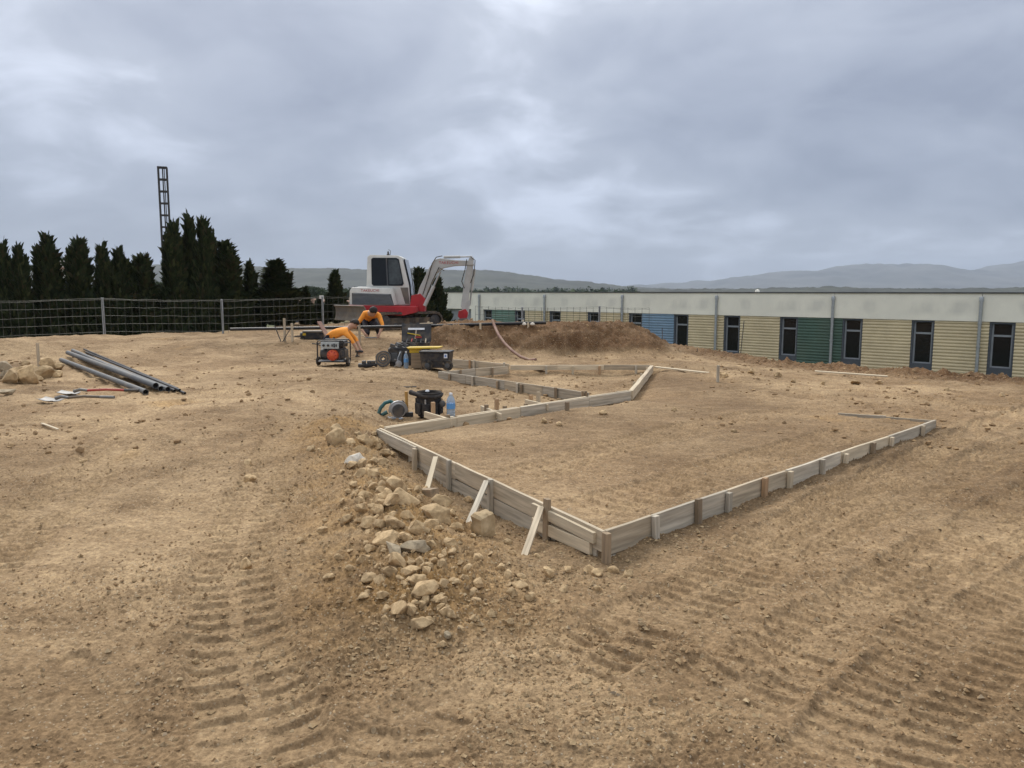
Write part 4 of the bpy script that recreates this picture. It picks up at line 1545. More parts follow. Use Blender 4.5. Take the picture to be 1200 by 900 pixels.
# second lighter fence, behind the mound
q0, q1, q2 = (-1.2, 24.9), (0.32, 24.6), (2.75, 24.4)
wire_fence('thin wire fence behind the brown mound in front of the building', [(-1.2, 25.3), (0.33, 24.9), (2.78, 24.5), (4.3, 24.2)], 1.1, [(0.33, 24.9), (2.78, 24.5)], 0.2, 5)
for i, (px_, py0, py1, dist_) in enumerate(((776, 412, 384, 23.0), (867, 422, 376, 22.0), (817, 421, 408, 21.5))):
    a = Pd(px_, py0, dist_)
    zg = gz(a.x, a.y)
    top = Pd(px_ + (5 if i == 1 else 0), py1, dist_)
    o = MB().tube([(0, 0, zg - top.z - 0.1), ((top.x - a.x) * 0.5, 0, (zg - top.z) * 0.5), (top.x - a.x, 0, 0)], 0.012, 6).build('steel_rod', m_gun)
    o.location = (a.x, a.y, top.z)
    tag(o, ('thin steel rod standing in front of the blue corrugated wall', 'tall thin steel rod leaning beside a narrow window of the building', 'short thin steel rod standing in front of the yellow wall next to the blue one')[i], 'rod')

# ------------------------------------------------------------------ lattice mast
m_mast = mat('mast_steel', (0.05, 0.045, 0.042), 0.7, 0.2, 3)
mp_ = Pd(198, 341, 62.0)
mast = thing('lattice_mast', 'tall slender dark lattice mast rising behind the cypress trees', 'mast', (mp_.x, mp_.y, -6.0), 0.35)
Hm, wm = 6.0 + EYE + 140.5 / FPX * 62.0, 0.31
for sx in (-1, 1):
    for sy in (-1, 1):
        MB().box((sx * wm, sy * wm, Hm / 2), (0.11, 0.11, Hm)).build('leg', m_mast, mast)
nz_ = 19
for i in range(nz_ + 1):
    z = Hm - 0.05 - i * 0.92
    mb = MB()
    for sx in (-1, 1):
        mb.box((sx * wm, 0, z), (0.09, 2 * wm - 0.11, 0.10))
        mb.box((0, sx * wm, z), (2 * wm - 0.11, 0.09, 0.10))
    mb.build('ring', m_mast, mast)
for sx in (-1, 1):
    MB().box((sx * wm, 0.0, Hm / 2), (0.05, 0.05, Hm)).build('stiffener', m_mast, mast)
    MB().box((0.0, sx * wm, Hm / 2), (0.05, 0.05, Hm)).build('stiffener', m_mast, mast)
lm = MB()
for z in [0.3 * i for i in range(int(Hm / 0.3))]:
    lm.box((0.12, 0, z), (0.02, 0.36, 0.025))
lm.box((0.12, 0.19, Hm / 2), (0.04, 0.04, Hm))
lm.box((0.12, -0.19, Hm / 2), (0.04, 0.04, Hm))
lm.build('ladder', m_mast, mast)

# ------------------------------------------------------------------ trees
m_cyp = island_mat('cypress_foliage', [(0.014, 0.023, 0.010), (0.030, 0.044, 0.016), (0.020, 0.032, 0.012), (0.060, 0.068, 0.026), (0.024, 0.034, 0.014), (0.055, 0.046, 0.022)], 0.8)
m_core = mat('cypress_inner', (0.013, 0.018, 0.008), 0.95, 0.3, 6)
m_pine = island_mat('pine_foliage', [(0.026, 0.044, 0.016), (0.045, 0.066, 0.024), (0.034, 0.052, 0.018), (0.06, 0.078, 0.03)], 0.85)
m_bark = mat('bark', (0.11, 0.078, 0.052), 0.95, 0.3, 8, bump=0.5, bscale=20, bdist=0.01)


def cypress_mesh(seed, blunt=0.0):
    """unit height crown, radius 1 at the widest (scaled later)"""
    r = random.Random(seed)
    mb = MB()

    def prof(h):
        return (0.30 + 0.70 * min(1, h / 0.16)) * max(0.0, 1 - ((h - 0.12) / 0.90) ** (1.25 + blunt)) ** 0.95 if h > 0.12 else (0.55 + 0.45 * h / 0.12)
    tops = [(0, 0, 1.0)] + [(r.uniform(-.42, .42), r.uniform(-.42, .42), r.uniform(.78, .97)) for _ in range(4)]
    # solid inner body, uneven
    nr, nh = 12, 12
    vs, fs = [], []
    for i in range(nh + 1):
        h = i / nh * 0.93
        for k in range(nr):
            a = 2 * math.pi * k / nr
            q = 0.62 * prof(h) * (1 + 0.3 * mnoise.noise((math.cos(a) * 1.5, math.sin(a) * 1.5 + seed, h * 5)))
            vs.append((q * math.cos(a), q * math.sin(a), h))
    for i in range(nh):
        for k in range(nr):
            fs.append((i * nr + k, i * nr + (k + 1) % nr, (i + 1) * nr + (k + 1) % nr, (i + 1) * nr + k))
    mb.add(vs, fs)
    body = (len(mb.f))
    for c in range(1500):
        h = r.random() ** 0.85
        a = r.uniform(0, 2 * math.pi)
        tx, ty, th = tops[r.randrange(5)] if h > 0.55 else (0, 0, 1)
        lump = 1 + 0.42 * mnoise.noise((math.cos(a) * 2.2, math.sin(a) * 2.2 + seed * 3.1, h * 7))
        q = prof(h / th if h < th else 0.999) * lump * r.uniform(0.72, 1.03)
        if h > 0.55:
            q *= 0.8
        w = max(0, (h - 0.55) / 0.45)
        cx, cy, cz = q * math.cos(a) + tx * w, q * math.sin(a) + ty * w, h * (th if h > 0.55 else 1)
        for s in range(6):
            da = a + r.gauss(0, 0.55)
            ln = r.uniform(0.035, 0.075)
            out = r.uniform(0.05, 0.34) if r.random() < 0.9 else r.uniform(0.3, 0.5)
            b = Vector((cx + r.gauss(0, .05), cy + r.gauss(0, .05), cz + r.gauss(0, .014)))
            tip = b + Vector((math.cos(da) * out, math.sin(da) * out, ln))
            sd_ = Vector((-math.sin(da), math.cos(da), 0)) * r.uniform(0.05, 0.10)
            up = Vector((0, 0, ln * 0.25))
            mb.add([b - sd_ * 0.6, (b + tip) / 2 + sd_ - up, tip, (b + tip) / 2 - sd_ + up], [(0, 1, 2), (0, 2, 3)])
    me = bpy.data.meshes.new('crown')
    me.from_pydata(mb.v, [], mb.f)
    me.materials.append(m_cyp)
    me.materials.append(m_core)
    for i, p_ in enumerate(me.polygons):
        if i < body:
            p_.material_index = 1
    return me


CYP = [cypress_mesh(s, b) for s, b in ((1, 0.0), (2, 0.5), (3, 0.2), (4, 1.4))]
trunk_me = None


def cypress(px, py_top, wpx, dist, var, label, rz=0.0, group='dark cypress trees behind the fence'):
    global trunk_me
    top = Pd(px, py_top, dist)
    zb = gz(top.x, dist) - 0.05
    H = top.z - zb
    rad = wpx / FPX * dist / 2 * 1.02
    t = thing('cypress_tree', label, 'tree', (top.x, dist, zb), rz, group)
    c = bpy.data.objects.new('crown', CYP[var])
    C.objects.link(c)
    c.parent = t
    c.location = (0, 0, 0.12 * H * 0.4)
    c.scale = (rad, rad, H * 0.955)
    tr = MB().tube([(0, 0, -0.1), (0.02, 0, H * 0.3), (0, 0.02, H * 0.75)], [0.10, 0.08, 0.03], 8).build('trunk', m_bark, t, smooth=True)
    return t


cyp = [(-30, 290, 34, 27.5, 0), (3, 291, 30, 27.5, 2), (21, 297, 30, 27.2, 1), (55, 285, 44, 27.8, 1), (92, 287, 46, 28.0, 0), (119, 293, 34, 28.2, 2), (139, 300, 38, 28.4, 1),
       (166, 306, 46, 28.6, 3), (203, 268, 42, 29.0, 0), (221, 262, 34, 29.6, 2), (238, 264, 38, 29.2, 0), (263, 289, 58, 29.6, 0), (292, 311, 27, 30.2, 2), (322, 309, 50, 30.6, 1),
       (358, 338, 17, 31.5, 2), (374, 352, 19, 32, 1), (393, 319, 25, 32.5, 0), (491, 318, 34, 36.0, 0), (512, 331, 30, 36.5, 1)]
clab = ['dark cypress at the far end of the row, beyond the boulders', 'narrow dark cypress behind the boulders at the end of the fence', 'thin topped dark cypress next to the end of the row',
        'bushy dark cypress with a forked tip behind the boulders', 'broad dark cypress between the boulders and the first galvanised post', 'dark cypress with a spiky narrow tip right of the broad one',
        'dark cypress with a thick rounded top beside the spiky one', 'lowest round topped cypress left of the lattice mast', 'tall cypress standing directly under the lattice mast',
        'tallest slender cypress of the clump beside the lattice mast', 'tall dense cypress at the edge of the clump by the mast', 'wide cone shaped cypress behind the second galvanised post',
        'slim cypress standing apart beside the wide cone shaped one', 'thick solitary cypress in the gap behind the long black pipe', 'very small slim cypress with a house roof beside it',
        'smallest low cypress next to the third fence post', 'pointed cypress beside the blade of the excavator', 'dark cypress behind the boom foot of the excavator', 'dark cypress under the boom of the excavator']
for i, px_ in enumerate((-62, -98, -130, -170, -205)):        # the row goes on beyond the frame
    cypress(px_, 288 + 6 * (i % 3), 40, 27.2 - 0.3 * i, i % 3, clab[0], rng.uniform(0, 6))
for (px_, py_, w_, d_, v_), lb in zip(cyp, clab):
    cypress(px_, py_, w_, d_, v_, lb, rng.uniform(0, 6))


def pine_mesh(seed, n=700):
    r = random.Random(seed)
    mb = MB()
    lobes = [(r.uniform(-.65, .65), r.uniform(-.65, .65), r.uniform(.1, .6), r.uniform(.3, .5)) for _ in range(12)]
    for c in range(n):
        lx, ly, lz, lr = lobes[r.randrange(12)]
        d = Vector((r.gauss(0, 1), r.gauss(0, 1), r.gauss(0, .7) + 0.25)).normalized()
        b = Vector((lx, ly, lz)) + d * lr * r.uniform(.7, 1.0)
        for s in range(4):
            e = Vector((r.gauss(0, 1), r.gauss(0, 1), r.gauss(0, 1))) * 0.07
            g = Vector((r.gauss(0, 1), r.gauss(0, 1), r.gauss(0, 1))) * 0.07
            bb = b + Vector((r.gauss(0, 1), r.gauss(0, 1), r.gauss(0, 1))) * 0.04
            mb.add([bb, bb + e, bb + g], [(0, 1, 2)])
    me = bpy.data.meshes.new('crown')
    me.from_pydata(mb.v, [], mb.f)
    me.materials.append(m_pine)
    return me


PINE = [pine_mesh(s) for s in (5, 6, 7)]


def pine(px, py, wpx, dist, label, var=0, zb=None, group='pines of the valley behind the site'):
    top = Pd(px, py, dist)
    zb = gz(top.x, dist) if zb is None else zb
    rad = wpx / FPX * dist / 2
    t = thing('pine_tree', label, 'tree', (top.x, dist, zb), rng.uniform(0, 6), group)
    c = bpy.data.objects.new('crown', PINE[var])
    C.objects.link(c)
    c.parent = t
    c.scale = (rad, rad, rad * 0.75)
    c.location = (0, 0, top.z - zb - rad * 0.75 * 0.95)
    mb = MB().tube([(0, 0, -0.3), (rad * .06, 0, (top.z - zb) * 0.5), (0, 0, max(0.5, top.z - zb - rad * 0.5))], [rad * 0.09, rad * .07, rad * 0.05], 8)
    zc_ = top.z - zb - rad * 0.75
    for a in range(5):
        an = a * 1.26
        mb.tube([(0, 0, zc_ * 0.8), (math.cos(an) * rad * .5, math.sin(an) * rad * .5, zc_ + rad * .25)], [rad * .05, rad * .02], 5)
    mb.build('trunk', m_bark, t, smooth=True)
    return t


pine(76, 302, 30, 85, 'rounded pine crown showing above the gap between two cypresses by the boulders', 0)
pine(32, 309, 26, 95, 'rounded pine crown low between the first cypresses of the row', 1)
pine(150, 306, 40, 90, 'wide pine crown behind the round topped cypress', 2)
pine(184, 330, 26, 120, 'distant pine crown between the low round cypress and the tall clump', 0)
for i, (px_, py_, w_, d_, lb) in enumerate(((345, 338, 26, 190, 'dark valley pine behind the thick solitary cypress'), (372, 336, 34, 220, 'broad valley pine between the two smallest cypresses'),
                                            (410, 337, 30, 210, 'valley pine between the pointed cypress and the excavator'), (425, 343, 26, 160, 'low valley pine at the back of the excavator'),
                                            (336, 347, 22, 140, 'low pine beside the thick solitary cypress'), (388, 342, 24, 180, 'low valley pine behind the pointed cypress'),
                                            (276, 340, 22, 170, 'valley pine beside the wide cone shaped cypress'), (528, 336, 40, 230, 'valley pine under the boom of the excavator'), (306, 340, 26, 180, 'valley pine behind the slim cypress'))):
    pine(px_, py_, w_, d_, lb, i % 3)

# far wood in the plain: one mass
r3 = random.Random(17)
wood = MB()
for i in range(900):
    d = 420 + 800 * r3.random() ** 1.2
    a = r3.uniform(R(-40), R(9))
    x, y = d * math.tan(a), d
    zb = -9.0
    hh = r3.uniform(6, 11) * (1 + 0.3 * (d > 700))
    rr_ = r3.uniform(3, 6)
    for s in range(48):
        v = Vector((r3.gauss(0, .5) * rr_, r3.gauss(0, .5) * rr_, hh * r3.uniform(.3, 1)))
        e = [Vector((r3.gauss(0, 1), r3.gauss(0, 1), r3.gauss(0, .8))) * 1.5 for _ in range(3)]
        wood.add([Vector((x, y, zb)) + v + q for q in e], [(0, 1, 2)])
o = wood.build('far_wood', m_pine)
tag(o, 'dark green wood filling the plain before the hills', 'wood', kind='stuff')

# ------------------------------------------------------------------ houses in the valley
m_hwall = mat('house_white', (0.68, 0.66, 0.61), 0.9, 0.06, 0.5)
m_hwall2 = mat('house_sand', (0.52, 0.42, 0.31), 0.9, 0.06, 0.5)
m_tile = mat('terracotta_roof', (0.36, 0.23, 0.17), 0.9, 0.2, 2.0)


def house(px, py_ridge, wpx, dist, wall, label, hgt=None, rz=0.0):
    c = Pd(px, py_ridge, dist)
    w = wpx / FPX * dist
    zb = gz(c.x, dist) if dist < 30 else -9.3
    zb = min(zb, c.z - 5.0)
    H = c.z - zb
    dp = w * 0.8
    t = thing('house', label, 'house', (c.x, dist, zb), rz, 'houses of the town behind the cypresses')
    rise = min(1.6, w * 0.16)
    MB().box((0, 0, (H - rise) / 2), (w, dp, H - rise)).build('wall', wall, t)
    rf = MB().prism([(-w / 2 - .35, H - rise), (w / 2 + .35, H - rise), (w / 2 + .35, H - rise + .15), (0, H), (-w / 2 - .35, H - rise + .15)], -dp / 2 - .3, dp / 2 + .3).build('roof', m_tile, t)
    MB().box((w * .2, 0, H), (.5, .5, 1.0)).build('chimney', wall, rf)
    for fl in range(max(1, int((H - rise) / 2.9))):
        for kx in (-.3, 0, .3):
            wn_ = MB().box((kx * w, -dp / 2 - 0.02, H - rise - 1.4 - fl * 2.9), (.95, .06, 1.25)).build('window', m_frame, t)
            MB().box((kx * w, -dp / 2 - 0.05, H - rise - 2.08 - fl * 2.9), (1.1, .12, .08)).build('sill', wall, wn_)
    return t


house(352, 352, 30, 95, m_hwall2, 'sand coloured house with terracotta roof between the two small cypresses', rz=0.4)
house(338, 356, 22, 85, m_hwall2, 'low sand coloured house right of the thick solitary cypress', rz=0.3)
house(372, 350, 26, 120, m_hwall, 'white house behind the smallest low cypress', rz=-0.2)
house(422, 357, 26, 90, m_hwall, 'white house showing between the pointed cypress and the excavator', rz=0.2)
house(304, 340, 22, 100, m_hwall, 'white house in the gap beside the slim cypress', rz=0.1)
house(183, 352, 18, 70, m_hwall, 'white house in the gap below the lattice mast', rz=0.1)
house(72, 313, 18, 62, m_hwall, 'tall white house between the bushy cypress and its broad neighbour', rz=0.2)
house(408, 352, 20, 130, m_hwall2, 'sand coloured house right of the pointed cypress', rz=-0.3)
house(268, 345, 16, 110, m_hwall, 'white house half hidden by the wide cone shaped cypress', rz=-0.3)


def on(px, py):
    """point of the ground sheet seen at a pixel"""
    p = P(px, py, 0.0)
    for _ in range(6):
        p = P(px, py, gz(p.x, p.y))
    return Vector((p.x, p.y, gz(p.x, p.y)))


# ------------------------------------------------------------------ EXCAVATOR
m_exw = mat('excavator_white', (0.62, 0.62, 0.58), 0.45, 0.06, 3, dust=0.25)
m_exg = mat('excavator_boom_grey', (0.46, 0.46, 0.44), 0.45, 0.08, 3, dust=0.3)
m_exr = mat('excavator_red', (0.40, 0.02, 0.026), 0.42, 0.12, 3, dust=0.1)
m_exs = mat('excavator_louvre', (0.17, 0.185, 0.20), 0.5, 0.1, 5, dust=0.1)
m_exd = mat('excavator_grille', (0.075, 0.08, 0.085), 0.6, 0.1, 5, dust=0.2)
m_track = mat('dusty_track', (0.075, 0.062, 0.05), 0.9, 0.25, 6, dust=0.6)
m_blade = mat('worn_blade_steel', (0.13, 0.118, 0.10), 0.6, 0.15, 3, dust=0.4)
m_decal = mat('red_decal', (0.42, 0.05, 0.05), 0.6, 0.05, 5)
m_seat = mat('seat_black', (0.02, 0.02, 0.022), 0.8, 0.2, 5)
EXD = 27.0
exk = EXD / FPX
ex0 = Pd(478, 386, EXD)
EG = gz(ex0.x, EXD)
exc = thing('mini_excavator', 'white and red mini excavator with raised boom parked on the bench of soil', 'excavator', (ex0.x, EXD, EG))


def ez(px, py):
    return ((px - 478) * exk, EYE - (py - HOR) * exk - EG)


def eprism(pts, y0, y1, name, m, parent=None, bevel=0.0, smooth=False):
    return MB().prism([ez(*p) for p in pts], y0, y1).build(name, m, parent or exc, bevel=bevel, smooth=smooth)


hood = eprism([(417, 357), (417.5, 341), (420, 336.8), (463, 338), (467.5, 357)], -0.95, -0.12, 'engine_hood', m_exw, bevel=0.03, smooth=True)
for i in range(9):
    t = i / 8
    a = ez(421, 344 + t * 11)
    b = ez(462 + t * 4, 345.5 + t * 10.2)
    MB().box(((a[0] + b[0]) / 2, -0.962, (a[1] + b[1]) / 2), (b[0] - a[0], 0.03, 0.028), rot=(0.5, math.atan2(a[1] - b[1], b[0] - a[0]), 0)).build('grille_slat', m_exs, hood)
MB().prism([ez(*p) for p in [(420, 343), (464, 344.5), (467, 356.5), (420, 356)]], -0.953, -0.948).build('grille_panel', m_exd, hood)
eprism([(416, 362), (416.5, 356.5), (450, 357.2), (482, 358), (492, 358.5), (492, 365), (478, 368.5), (450, 368.5), (441, 362.5)], -0.97, 0.93, 'lower_body', m_exr, bevel=0.02)
eprism([(417, 357), (417.5, 339), (421, 336), (436, 336), (436, 357)], -0.115, 0.9, 'counterweight', m_exw, bevel=0.03)
eprism([(452, 368), (486, 368), (486, 372), (452, 372)], -0.5, 0.5, 'slew_ring', m_gun)
cab = eprism([(431, 340), (433, 302), (436, 299.6), (468, 300.2), (473.5, 303), (480.5, 335), (482, 357), (462, 357), (462, 340)], -0.10, 0.90, 'cab', m_exw, bevel=0.02, smooth=True)
win = [(437.5, 304.5), (439.5, 302.9), (466.5, 303.1), (469.5, 304.8), (474.6, 332.5), (473, 335), (439.5, 335), (437.5, 333)]
MB().prism([ez(*p) for p in win], -0.116, -0.096).build('side_window', m_glass, cab)
eprism([(457.2, 305), (466, 305), (468.6, 306.5), (473, 331), (471.5, 333.2), (457.8, 333.2)], -0.122, -0.117, 'window_pane', m_glass2, cab)  # overlay whose greyer colour imitates sky seen in the glass
eprism([(454.3, 303.2), (455.6, 303.2), (456.6, 335), (455.2, 335)], -0.124, -0.117, 'window_pillar', m_exd, cab)
eprism([(474.8, 304.5), (481.2, 334), (482.2, 351), (483.2, 351), (482.3, 333), (476.0, 304.5)], -0.05, 0.85, 'front_window', m_glass, cab)
eprism([(470.5, 337), (479.5, 337), (481, 356), (476, 356)], -0.108, -0.101, 'step_panel', m_blade, cab)
c_ = ez(455, 299.7)
MB().lathe([(0.05, 0), (0.05, 0.05), (0.03, 0.07), (0.035, 0.1), (0.012, 0.15)], 10, 'z', (c_[0], 0.3, c_[1])).build('beacon', m_gun, cab, smooth=True)
MB().tube([(c_[0] + 0.07, 0.28, c_[1]), (c_[0] + 0.09, 0.28, c_[1] + 0.16), (c_[0] + 0.02, 0.28, c_[1] + 0.2)], 0.01, 5).build('aerial', m_gun, cab)
a, b = ez(486, 346), ez(482, 316)
MB().tube([(a[0], 0.0, a[1]), (b[0] + .02, 0.0, b[1])], 0.014, 6).build('mirror_arm', m_gun, exc)
# boom group
eprism([(484, 346), (494, 344), (500, 350), (499, 366), (488, 366), (482, 358)], -0.28, 0.16, 'boom_bracket', m_exr, bevel=0.015)
boom = eprism([(489, 350), (493, 337), (505, 313.5), (511.5, 305), (517, 303.5), (535, 305.8), (555, 306.5), (556, 311.5), (533, 312.5), (520.5, 315), (513, 320.5), (499.5, 347), (497, 354)],
              -0.20, 0.08, 'boom', m_exg, bevel=0.02)
arm = eprism([(550.5, 303), (555.5, 302.5), (555.5, 310), (550.5, 341), (548.5, 363), (543, 366), (540.5, 358), (544.5, 332), (547.8, 311)], -0.17, 0.05, 'dipper_arm', m_exg, bevel=0.015)


def ram(a, b, y, r, name, parent):
    a, b = ez(*a), ez(*b)
    m1 = lerp(Vector((a[0], y, a[1])), Vector((b[0], y, b[1])), 0.58)
    MB().tube([(a[0], y, a[1]), m1], r, 10).build(name, m_exg, parent, smooth=True)
    MB().tube([m1, (b[0], y, b[1])], r * 0.55, 8).build('ram_rod', m_steel, parent, smooth=True)


ram((499, 358), (517.5, 319), -0.26, 0.065, 'boom_ram', boom)
ram((521, 302.3), (554, 301.5), -0.06, 0.05, 'arm_ram', boom)
ram((556.5, 316), (550.5, 358), -0.06, 0.048, 'bucket_ram', arm)
for pts in ([(497, 345), (503, 327), (508, 310), (513, 302.5), (520, 301)], [(500, 350), (508, 330), (516, 314), (522, 318)], [(548, 305), (546, 316), (542, 330), (545, 338)],
            [(552, 302), (557.5, 306), (556, 322), (552, 332)]):
    pp = [ez(*p) for p in pts]
    MB().tube([(p[0], -0.24, p[1]) for p in pp], 0.016, 6).build('hydraulic_hose', m_rubber, boom, smooth=True)
eprism([(538, 364), (546, 361.5), (549, 366), (547, 373), (541, 375), (537, 370)], -0.22, 0.10, 'quick_coupler', m_exr, bevel=0.01)
eprism([(549.5, 352), (551.5, 352), (549.5, 368), (547.5, 368)], -0.2, -0.17, 'link_bar', m_exg)
eprism([(537, 373), (548, 372), (553, 378), (552, 385), (545, 388.5), (537, 386.5), (540, 383), (546, 382)], -0.32, 0.2, 'bucket', m_blade, bevel=0.01)


def text_part(body, size, loc, rot, m, parent, name='lettering'):
    cu_ = bpy.data.curves.new('lettering', 'FONT')
    cu_.body = body
    cu_.size = size
    cu_.align_x = 'CENTER'
    cu_.align_y = 'CENTER'
    cu_.extrude = 0.002
    cu_.space_character = 1.05
    t_ = bpy.data.objects.new('tmp_text', cu_)
    C.objects.link(t_)
    bpy.context.view_layer.update()
    me = bpy.data.meshes.new_from_object(t_.evaluated_get(bpy.context.evaluated_depsgraph_get()))
    bpy.data.objects.remove(t_)
    me.materials.append(m)
    o_ = bpy.data.objects.new(name, me)
    C.objects.link(o_)
    o_.parent = parent
    o_.location = loc
    o_.rotation_euler = rot
    return o_


c_ = ez(440.5, 340.6)
text_part('TAKEUCHI', 0.125, (c_[0], -0.955, c_[1]), (math.pi / 2, 0, 0), m_decal, hood)
c_ = ez(525, 311 - 0.5)
text_part('TAKEUCHI', 0.135, (c_[0] + 0.06, -0.204, c_[1] + 0.05), (math.pi / 2, 0, 0), m_decal, boom)
# undercarriage, turned about 40 degrees towards the camera
uc_off = Vector((-13 * exk, 0, 0))
uc_rot = Matrix.Translation(uc_off) @ Matrix.Rotation(R(40), 4, 'Z')


def stadium(L, h, n=10):
    r = h / 2
    pts = []
    for k in range(n + 1):
        a = -math.pi / 2 + math.pi * k / n
        pts.append((L / 2 - r + r * math.cos(a), r + r * math.sin(a)))
    for k in range(n + 1):
        a = math.pi / 2 + math.pi * k / n
        pts.append((-L / 2 + r + r * math.cos(a), r + r * math.sin(a)))
    return pts


for sgn in (-1, 1):
    yc = sgn * 0.76
    outer, inner = stadium(2.6, 0.56), [(x * 0.955, 0.06 + z * 0.785) for x, z in stadium(2.6, 0.56)]
    n = len(outer)
    mb = MB()
    vs, fs = [], []
    for y in (yc - 0.2, yc + 0.2):
        vs += [(x, y, z) for x, z in outer] + [(x, y, z) for x, z in inner]
    for i in range(n):
        j = (i + 1) % n
        fs += [(i, j, 2 * n + j, 2 * n + i), (n + i, n + j, 3 * n + j, 3 * n + i), (i, j, n + j, n + i), (2 * n + i, 2 * n + j, 3 * n + j, 3 * n + i)]
    mb.add(vs, fs, uc_rot)
    # grouser bars
    per = 2 * (2.6 - 0.56) + math.pi * 0.56
    for k in range(40):
        s = per * k / 40
        Ls = 2.6 - 0.56
        if s < Ls:
            c, a = (-Ls / 2 + s, -0.008), 0
        elif s < Ls + math.pi * 0.28:
            th = (s - Ls) / 0.28 - math.pi / 2
            c, a = (Ls / 2 + 0.288 * math.cos(th), 0.28 + 0.288 * math.sin(th)), th + math.pi / 2
        elif s < 2 * Ls + math.pi * 0.28:
            c, a = (Ls / 2 - (s - Ls - math.pi * 0.28), 0.568), 0
        else:
            th = (s - 2 * Ls - math.pi * 0.28) / 0.28 + math.pi / 2
            c, a = (-Ls / 2 + 0.288 * math.cos(th), 0.28 + 0.288 * math.sin(th)), th + math.pi / 2
        mb.box((c[0], yc, c[1]), (0.045, 0.39, 0.03), M=uc_rot, rot=(0, -a, 0))
    tr = mb.build('crawler_track', m_track, exc)
    MB().box((0, yc, 0.27), (1.75, 0.26, 0.22), M=uc_rot).build('track_frame', m_track, tr, bevel=0.01)
    for x in (-1.0, 1.0):
        w_ = MB().lathe([(0.03, -0.17), (0.2, -0.15), (0.2, 0.15), (0.03, 0.17)], 16, 'y', (x, yc, 0.28), M=uc_rot).build('track_wheel', m_gun, tr, smooth=True)
    for x in (-0.6, -0.3, 0, 0.3, 0.6):
        MB().lathe([(0.03, -0.16), (0.075, -0.15), (0.075, 0.15), (0.03, 0.16)], 12, 'y', (x, yc, 0.14), M=uc_rot).build('track_roller', m_gun, tr, smooth=True)
MB().box((0, 0, 0.42), (1.3, 1.12, 0.18), M=uc_rot).build('undercarriage', m_track, exc, bevel=0.01)
bl = MB()
prof = [(-1.86, 0.30), (-1.82, 0.42), (-1.80, 0.58), (-1.82, 0.72), (-1.88, 0.80), (-1.85, 0.81), (-1.785, 0.73), (-1.765, 0.58), (-1.785, 0.42), (-1.82, 0.29)]
bl.prism(prof, -1.02, 1.02, 'y', uc_rot)
blade = bl.build('dozer_blade', m_blade, exc)
for y in (-0.45, 0.45):
    MB().box((-1.2, y, 0.46), (1.05, 0.1, 0.14), M=uc_rot).build('blade_arm', m_track, blade)
# under-machine soil sits level: nothing else

# ------------------------------------------------------------------ long black pipe on stakes
m_pipe_b = mat('black_polyethylene', (0.014, 0.014, 0.016), 0.45, 0.15, 6, dust=0.15)
pts = []
for i in range(25):
    t = i / 24
    px_ = lerp(270, 640, t)
    py_ = np.interp(px_, [270, 330, 420, 500, 560, 640], [386.0, 385.0, 383.6, 382.0, 380.2, 378.2])
    pts.append(Pd(px_, py_, lerp(20.6, 20.0, t)))
o = MB().tube([p - pts[0] for p in pts], 0.042, 10).build('black_pipe', m_pipe_b, smooth=True)
o.location = pts[0]
tag(o, 'long straight black pipe carried level on wooden stakes in front of the excavator', 'pipe')
for i, (px_, t0, m_, lb) in enumerate(((333, 373, m_wood, 'pale stake carrying the black pipe, near the thick solitary cypress'), (342, 379, m_wood_new, 'second pale stake under the black pipe, with a leaning rod beside it'),
                                       (421, 380, m_wood, 'pale stake under the black pipe between the two workers'), (502, 377, m_wood_new, 'pale stake with a crossbar under the black pipe beside the open toolbox'),
                                       (563, 379, m_wood_new, 'pale stake under the black pipe at the top of the mound'), (613, 375, m_wood_new, 'white topped stake behind the black pipe on the mound'),
                                       (619, 378, m_wood_new, 'pale stake pushed into the face of the mound with white lumps at its foot'))):
    d_ = 20.6 - 0.6 * (px_ - 270) / 370 + (-0.085 if i != 5 else 0.09)
    tp = Pd(px_, t0, d_)
    zg = gz(tp.x, tp.y)
    s_ = thing('pipe_stake', lb, 'stake', (tp.x, tp.y, zg))
    stake(s_, tp.x, tp.y, zg - 0.2, tp.z, m_, 0.075, 0.05, name='peg')
    if i == 3:
        strut(s_, (tp.x - 0.22, tp.y - 0.045, tp.z - 0.05), (tp.x + 0.12, tp.y - 0.045, tp.z - 0.03), m_, 0.05, 0.03, 'crossbar')
        stake(s_, tp.x - 0.14, tp.y + 0.0, zg - 0.2, tp.z - 0.07, m_, 0.06, 0.04, name='peg')
    if i == 1:
        strut(s_, (tp.x - 0.45, tp.y - 0.03, tp.z - 0.05), (tp.x - 0.28, tp.y - 0.05, zg - 0.03), m_gun, 0.02, 0.02, 'rod')
        strut(s_, (tp.x - 0.02, tp.y - 0.05, tp.z - 0.12), (tp.x - 0.26, tp.y - 0.06, zg - 0.03), m_gun, 0.02, 0.02, 'rod')
    if i == 6:
        for k_ in range(3):
            q = MB().lathe([(0.02, -.03), (0.06, 0), (0.05, .04), (0.01, .06)], 7, 'z', (rng.uniform(-.12, .12), -0.06, 0.02)).build('mortar_lump', m_rock_white, s_, smooth=True)

